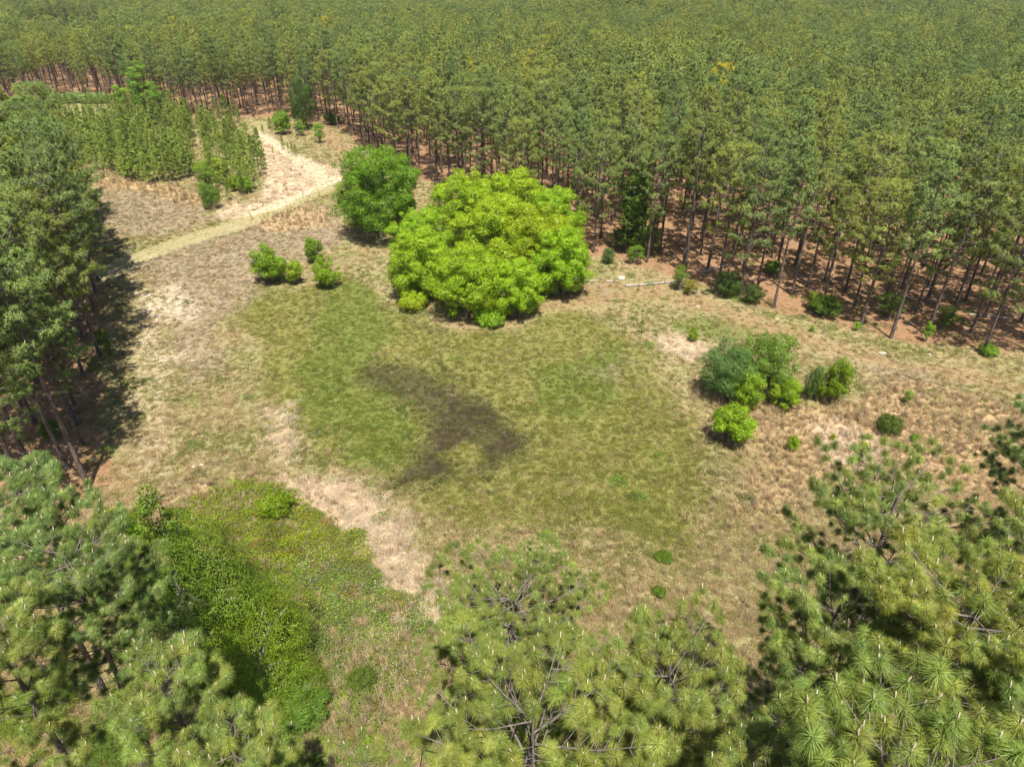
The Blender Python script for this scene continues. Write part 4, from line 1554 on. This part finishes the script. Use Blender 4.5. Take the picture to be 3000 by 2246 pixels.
# lower left: small hardwood and mounds over the bramble bank
for a_ in [
    (610, 1890, 440, 'thick', (0.56, 0.62, 0.6), 'broad leafy hardwood amid the bramble bank at lower left', None, 'hardwood_tree', 'tree', 9.0),
    (770, 1960, 390, 'thick', (0.70, 0.74, 0.5), 'bushy green hardwood right beside the broad leafy one', None, 'hardwood_tree', 'tree', 6.0),
    (560, 1800, 150, 'column', (0.50, 0.58, 0.5), 'slender pointed hardwood standing up out of the bramble bank shrubs', None, 'hardwood_tree', 'tree', 11.0),
    (480, 1790, 260, 'thick', (0.46, 0.54, 0.6), 'deep green bush at the left foot of the small hardwood', None, 'shrub', 'shrub', 4.2),
    (815, 1505, 110, 'low', (0.80, 0.86, 0.4), 'yellow-green mound at the top of the bramble bank', None, 'shrub', 'shrub', 1.9),
    (510, 1590, 110, 'feathery', (0.38, 0.7, 0.9), 'dark green low bush on the upper left of the bramble bank', None, 'shrub', 'shrub', 1.4),
    (380, 1600, 110, 'bright', (0.6, 0.8, 0.5), 'yellow-speckled bush beside the thin left pine', None, 'shrub', 'shrub', 3.0),
    (900, 2110, 160, 'feathery', (0.42, 0.66, 0.9), 'feathery dull bush at the lower end of the bramble bank', None, 'shrub', 'shrub', 2.0),
    (1060, 2010, 90, 'feathery', (0.50, 0.54, 0.7), 'small feathery bush by the dry grass right of the bramble bank', None, 'shrub', 'shrub', 1.3),
    (850, 2050, 260, 'thick', (0.64, 0.70, 0.6), 'broad leafy bush low on the bramble bank', None, 'shrub', 'shrub', 3.0),
    (120, 2080, 260, 'thick', (0.62, 0.66, 0.6), 'brownish green scrub at the bottom left corner', None, 'shrub', 'shrub', 2.6),
    (330, 2200, 240, 'thick', (0.35, 0.55, 0.5), 'dark scrub in the hollow at the bottom left', None, 'shrub', 'shrub', 2.2),
    (1930, 1740, 50, 'low', (0.48, 0.56, 0.4), 'small green weed in the grass above the slim pine', None, 'shrub', 'shrub', 0.5),
    (1945, 1640, 60, 'low', (0.48, 0.56, 0.4), 'leafy weed patch in the meadow right of the centre pine', None, 'shrub', 'shrub', 0.4),
    (2960, 1330, 80, 'low', (0.6, 0.8, 0.5), 'low weed under the dark right-edge pine', None, 'shrub', 'shrub', 0.6),
]:
    shrub(*a_)

# ================================================================== LOGS, STICKS, ROCKS
def log_between(a, b, r, label, name='fallen_log'):
    p0, p1 = P(*a), P(*b)
    rs = np.random.RandomState(int(a[0]))
    n = 8
    t = np.linspace(0, 1, n)
    pts = p0[None] * (1 - t[:, None]) + p1[None] * t[:, None]
    pts[:, :2] += np.cumsum(rs.normal(size=(n, 2)), 0) * 0.03
    pts[:, 2] = gz(pts[:, 0], pts[:, 1]) + r * 0.8
    o = pts[0].copy()
    g = Geo()
    rr = r * (1 - 0.45 * t) * rs.uniform(0.9, 1.1, n)
    g.tube(pts - o, rr, 8)
    base_ring = np.vstack([g.V[0][:8], [[0, 0, 0]]])
    j = np.arange(8)
    g.add(base_ring, np.stack([(j + 1) % 8, j, np.full(8, 8)], -1))
    # broken stubs
    for q in range(2):
        k = rs.randint(2, n - 1)
        d = np.array([rs.normal() * 0.3, rs.normal() * 0.3, 0.25])
        g.tube([pts[k] - o, pts[k] - o + d], [r * 0.3, r * 0.12], 5)
    me = g.mesh(name, [M['deadwood']], True)
    ob = link(name, me, loc=o)
    tag(ob, label, 'log' if name == 'fallen_log' else 'stick', 'bleached wood lying by the oaks')


log_between((1833, 840), (1990, 828), 0.20, 'long bleached log lying in grass before the wood')
log_between((1702, 826), (1745, 827), 0.15, 'short bleached log touching the right side of the oaks')
log_between((1776, 826), (1810, 824), 0.15, 'short bleached log between the oaks and the long log')
log_between((1985, 820), (2010, 814), 0.26, 'thick pale log piece by the reddish bush')
log_between((2055, 800), (2140, 780), 0.20, 'grey log lying behind front trunks right of the oaks')
log_between((2040, 845), (2047, 868), 0.07, 'thin pale stick at the foot of a front pine', 'stick')
log_between((1740, 864), (1757, 857), 0.06, 'small slanting stick right of the oaks', 'stick')
log_between((1765, 867), (1790, 865), 0.07, 'small level stick right of the oaks', 'stick')
log_between((1715, 832), (1790, 857), 0.05, 'thin grey fallen branch running from the oaks', 'stick')
log_between((2837, 922), (2960, 938), 0.13, 'pale log lying among trunks at the far right')
log_between((2320, 790), (2370, 832), 0.13, 'grey leaning log among the right front trunks')


def rock(px, py, w, hh, label, grp='pale rocks'):
    p = P(px, py)
    rs = np.random.RandomState(int(px + py))
    dep = depth_at(px, py)
    r = w * dep / F / 2
    import bmesh
    bm = bmesh.new()
    bmesh.ops.create_icosphere(bm, subdivisions=2, radius=1.0)
    for v in bm.verts:
        k = 1 + 0.25 * math.sin(v.co.x * 4 + px) * math.sin(v.co.y * 5 + py) + rs.uniform(-0.09, 0.09)
        v.co *= k
        v.co.x *= r
        v.co.y *= r * 0.8
        v.co.z *= r * hh
    me = bpy.data.meshes.new('rock')
    bm.to_mesh(me)
    bm.free()
    me.materials.append(M['rock'])
    o = link('rock', me, loc=(p[0], p[1], float(gz(p[0], p[1])) + r * hh * 0.25))
    tag(o, label, 'rock', grp)


for a_ in [(422, 1468, 20, 0.55, 'white rock on the grass above the bramble bank'), (590, 1362, 16, 0.4, 'right one of two pale rocks at the foot of the pale path'),
           (567, 1368, 13, 0.35, 'left one of two pale rocks at the foot of the pale path'), (604, 1421, 13, 0.4, 'small pale rock by the tawny grass above the brambles'),
           (1820, 816, 22, 0.6, 'pale rock by the bush right of the oaks'), (2275, 938, 12, 0.4, 'small white rock in front of the right wood'),
           (2586, 1036, 24, 0.2, 'flat white slab on the straw before the right wood'), (2045, 896, 10, 0.4, 'small white rock above the light green patch'),
           (2724, 1035, 9, 0.4, 'small pale rock at the far right wood edge')]:
    rock(*a_)

# ================================================================== GROUND COVER (masses nobody could count)
def blade_clump(seed, nb, hgt, spread, width, lean=0.5, mat='grass'):
    rs = np.random.RandomState(seed)
    g = Geo()
    az = rs.rand(nb) * 6.28
    r0 = spread * np.sqrt(rs.rand(nb))
    az2 = rs.rand(nb) * 6.28
    base = np.stack([r0 * np.cos(az2), r0 * np.sin(az2), np.full(nb, -0.02)], 1)
    hh = hgt * rs.uniform(0.5, 1.15, nb)
    out = np.stack([np.cos(az), np.sin(az), np.zeros(nb)], 1)
    le = lean * rs.uniform(0.3, 1.4, nb)
    mid = base + out * (hh * le * 0.35)[:, None] + np.array([0, 0, 1.0]) * (hh * 0.6)[:, None]
    tip = base + out * (hh * le)[:, None] + np.array([0, 0, 1.0]) * (hh * (1.0 - 0.25 * le))[:, None]
    side = np.stack([-np.sin(az), np.cos(az), np.zeros(nb)], 1) * (width * rs.uniform(0.7, 1.3, nb))[:, None]
    V = np.stack([base - side, base + side, mid + side * 0.8, mid - side * 0.8, tip], 1).reshape(-1, 3)
    o = np.arange(nb)[:, None] * 5
    g.add(V, o + np.array([[3, 2, 4]]), o + np.array([[0, 1, 2, 3]]), np.repeat(rs.rand(nb), 5))
    return g.mesh('tuft', [M[mat]])


GR = [blade_clump(600 + k, 22, 0.22, 0.26, 0.014, 0.8) for k in range(4)] + \
     [blade_clump(610 + k, 26, 0.30, 0.30, 0.013, 1.5) for k in range(3)] + \
     [blade_clump(620 + k, 30, 0.85, 0.16, 0.012, 0.45) for k in range(3)]
rg = np.random.RandomState(31)
NG = 270000
# denser near the viewpoint, thinner far away; all inside the open ground
v_ = rg.rand(NG)
yy_ = 14 * (205 / 14) ** (v_ ** 0.80)
half = (yy_ * CP + H * SP) * 0.80
xx_ = rg.uniform(-1, 1, NG) * half
m_ = masks(xx_, yy_)
dens = 1 - 0.88 * m_['litter']
dens *= 1 - 0.7 * np.clip(m_['sand'], 0, 1)
dens *= 1 - 0.55 * m_['track']
dens *= 1 - 0.42 * np.clip(m_['wet'] * 1.1, 0, 1)
dens *= 0.6 + 0.5 * fbm(xx_, yy_, 3.0, 2)
k = rg.rand(NG) < dens
k &= (yy_ < edge_a(xx_) + 4)
xx_, yy_ = xx_[k], yy_[k]
m_ = {a: b[k] for a, b in m_.items()}
n = len(xx_)
gr = (0.20, 0.27, 0.065)
cols = np.tile(np.array([[0.385, 0.305, 0.165]]), (n, 1))
nz = fbm(xx_, yy_, 6.0, 3) + rg.normal(size=n) * 0.16
green = (nz > 0.52)
cols[green] = (0.215, 0.225, 0.065)


def blend(mask, col, p=1.0):
    s = rg.rand(n) < mask * p
    cols[s] = col
    return s


blend(m_['meadow'], (0.20, 0.21, 0.044), 0.74)
blend(m_['weed'], (0.37, 0.295, 0.20), 0.75)
blend(m_['lush'], (0.155, 0.20, 0.032), 0.72)
sg = blend(m_['sedge'], (0.51, 0.40, 0.25), 0.45)
bl = blend(m_['bleached'], (0.64, 0.53, 0.40), 0.88)
blend(m_['litter'], (0.45, 0.34, 0.19), 0.7)
blend(m_['track'], (0.30, 0.33, 0.12), 0.6)
wt = blend(m_['wet'], (0.095, 0.105, 0.032), 0.85)
cols *= rg.uniform(0.72, 1.28, (n, 1)) * (1 + rg.normal(size=(n, 3)) * 0.04)
idx = rg.randint(0, 4, n)
fl = (bl | (rg.rand(n) < 0.15))
idx[fl] = 4 + rg.randint(0, 3, fl.sum())
tall = sg & (rg.rand(n) < 0.55)
tall |= (rg.rand(n) < 0.02 * (1 - m_['meadow'])) & (m_['track'] < 0.3)
cols[tall & ~sg] = (0.52, 0.41, 0.25)
idx[tall] = 7 + rg.randint(0, 3, tall.sum())
scl = rg.uniform(0.5, 1.1, n) * (1 + 0.6 * sstep(60, 180, np.hypot(xx_, yy_)))
scl *= np.where(m_['track'] > 0.4, 0.6, 1.0)
rot = np.stack([rg.normal(size=n) * 0.08, rg.normal(size=n) * 0.08, rg.rand(n) * 6.28], 1)
scatter('grass', 'green and straw coloured grass covering the open clearing', 'grass', np.stack([xx_, yy_, gz(xx_, yy_)], 1), rot, scl, idx, np.clip(cols, 0, 1), GR)
print('grass', n)


# bramble bank at the lower left
def cover_clump(seed, rad, hgt, nl, size, flowers=0):
    rs = np.random.RandomState(seed)
    g = Geo()
    r = rad * np.sqrt(rs.rand(nl))
    a = rs.rand(nl) * 6.28
    z = hgt * (1 - (r / rad) ** 2) * rs.uniform(0.55, 1.0, nl) + rs.uniform(0, 0.08, nl)
    C = np.stack([r * np.cos(a), r * np.sin(a), z], 1)
    leaf_geo(g, C, rs.normal(size=(nl, 3)) * 0.7 + np.array([0, 0, 1.0]), size, rs, None, 0.6, 0)
    if flowers:
        r = rad * np.sqrt(rs.rand(flowers))
        a = rs.rand(flowers) * 6.28
        z = hgt * (1 - (r / rad) ** 2) + 0.1
        C = np.stack([r * np.cos(a), r * np.sin(a), z], 1)
        leaf_geo(g, C, rs.normal(size=(flowers, 3)) * 0.4 + np.array([0, 0, 1.0]), 0.055, rs, None, 1.0, 1)
    for q in range(5):
        az = rs.rand() * 6.28
        d = np.array([math.cos(az), math.sin(az), 0])
        g.tube([[0, 0, 0], d * rad * 0.5 + [0, 0, hgt * 0.9], d * rad * 1.1 + [0, 0, hgt * 0.35]], [0.012, 0.01, 0.005], 3, 2)
    return g.mesh('cover', [M['leaf_far'], M['petal'], M['twig']])


CV = [cover_clump(700 + k, 0.75, 0.45, 210, 0.11) for k in range(4)] + [cover_clump(710 + k, 0.75, 0.45, 190, 0.10, 9) for k in range(3)]
BANK = gp([(330, 1500), (470, 1500), (620, 1450), (780, 1430), (880, 1440), (940, 1530), (1090, 1600), (1130, 1700), (1190, 1830), (1230, 1900), (1180, 2000), (1120, 2100), (1180, 2300),
           (700, 2300), (560, 2100), (480, 1900), (440, 1700), (340, 1620)])
rb = np.random.RandomState(41)
nb = 9000
bx_ = rb.uniform(-35, -3, nb)
by_ = rb.uniform(12, 46, nb)
wob = (fbm(bx_, by_, 4.0) - 0.5) * 4
s_ = sdf_poly(bx_ + wob, by_ + wob, BANK)
dn = fbm(bx_ + 40, by_, 3.2, 3)
ok = (s_ > -0.6) & (rb.rand(nb) < 0.8 * np.clip(dn * 2.6 - 0.6, 0.06, 1))
bx_, by_ = bx_[ok], by_[ok]
n = len(bx_)
ux = np.array([project(x, y, 0.3)[:2] for x, y in zip(bx_, by_)])
flw = (ux[:, 0] > 880) & (ux[:, 1] > 1580) & (ux[:, 1] < 2000) & (rb.rand(n) < 0.8)
yel = ux[:, 1] < 1640
tint = np.where(yel[:, None], np.array([[1.10, 1.0, 0.5]]), np.array([[0.84, 0.90, 0.6]]))
tint = np.where((ux[:, 1] > 2050)[:, None], np.array([[0.85, 0.98, 0.55]]), tint)
tint = tint * rb.uniform(0.75, 1.2, (n, 1))
red = rb.rand(n) < 0.07
tint[red] = (1.2, 0.62, 0.8)
scatter('bramble_bank', 'tangled yellow-green brambles with white flowers at the lower left', 'brambles', np.stack([bx_, by_, gz(bx_, by_)], 1),
        np.stack([rb.normal(size=n) * 0.1, rb.normal(size=n) * 0.1, rb.rand(n) * 6.28], 1), rb.uniform(0.55, 1.15, n), np.where(flw, 4 + rb.randint(0, 3, n), rb.randint(0, 4, n)), tint, CV)
print('bramble', n)

# low weeds and seedlings scattered over wood floors and the clearing
nb = 5200
v_ = rb.rand(nb)
wy_ = 16 * (190 / 16) ** (v_ ** 0.8)
wx_ = rb.uniform(-1, 1, nb) * (wy_ * CP + H * SP) * 0.8
mm = masks(wx_, wy_)
edge_d = wy_ - edge_a(wx_)
pr = 0.05 + 0.30 * ((edge_d > -3) & (edge_d < 12)) + 0.25 * (sdf_poly(wx_, wy_, STAND_B) > -2)
pr = pr * (0.4 + 1.2 * (fbm(wx_, wy_, 6, 2) > 0.5)) * (1 - mm['sand']) * (1 - mm['track'])
k = rb.rand(nb) < pr
wx_, wy_ = wx_[k], wy_[k]
n = len(wx_)
tint = np.array([[0.75, 0.95, 0.65]]) * rb.uniform(0.5, 1.15, (n, 1)) * (1 + rb.normal(size=(n, 3)) * 0.08)
scatter('undergrowth', 'scattered low weeds and sprouts on the wood floors', 'undergrowth', np.stack([wx_, wy_, gz(wx_, wy_)], 1),
        np.stack([np.zeros(n), np.zeros(n), rb.rand(n) * 6.28], 1), rb.uniform(0.3, 1.1, n), rb.randint(0, 4, n), np.clip(tint, 0, 2), CV[:4])

# ================================================================== THIN SUMMER AIR
import bmesh
bm = bmesh.new()
bmesh.ops.create_cube(bm, size=1.0)
me = bpy.data.meshes.new('haze')
bm.to_mesh(me)
bm.free()
xs = (float(gx[0]) - 5, float(gx[-1]) + 5)
ys = (float(gy[0]) - 5, float(gy[-1]) + 5)
zs = (-8.0, H + 4.0)
hz = link('haze', me, loc=((xs[0] + xs[1]) / 2, (ys[0] + ys[1]) / 2, (zs[0] + zs[1]) / 2), sc=(xs[1] - xs[0], ys[1] - ys[0], zs[1] - zs[0]))
m_, nt = new_mat('thin_haze')
g = N(nt)
v = g.n('ShaderNodeVolumePrincipled')
v.inputs['Color'].default_value = (0.86, 0.92, 1.0, 1)
v.inputs['Density'].default_value = 0.00009
v.inputs['Anisotropy'].default_value = 0.2
o = g.n('ShaderNodeOutputMaterial')
g.l(v.outputs[0], o.inputs['Volume'])
me.materials.append(m_)
tag(hz, 'thin pale haze over the far wood', None, None, 'stuff')
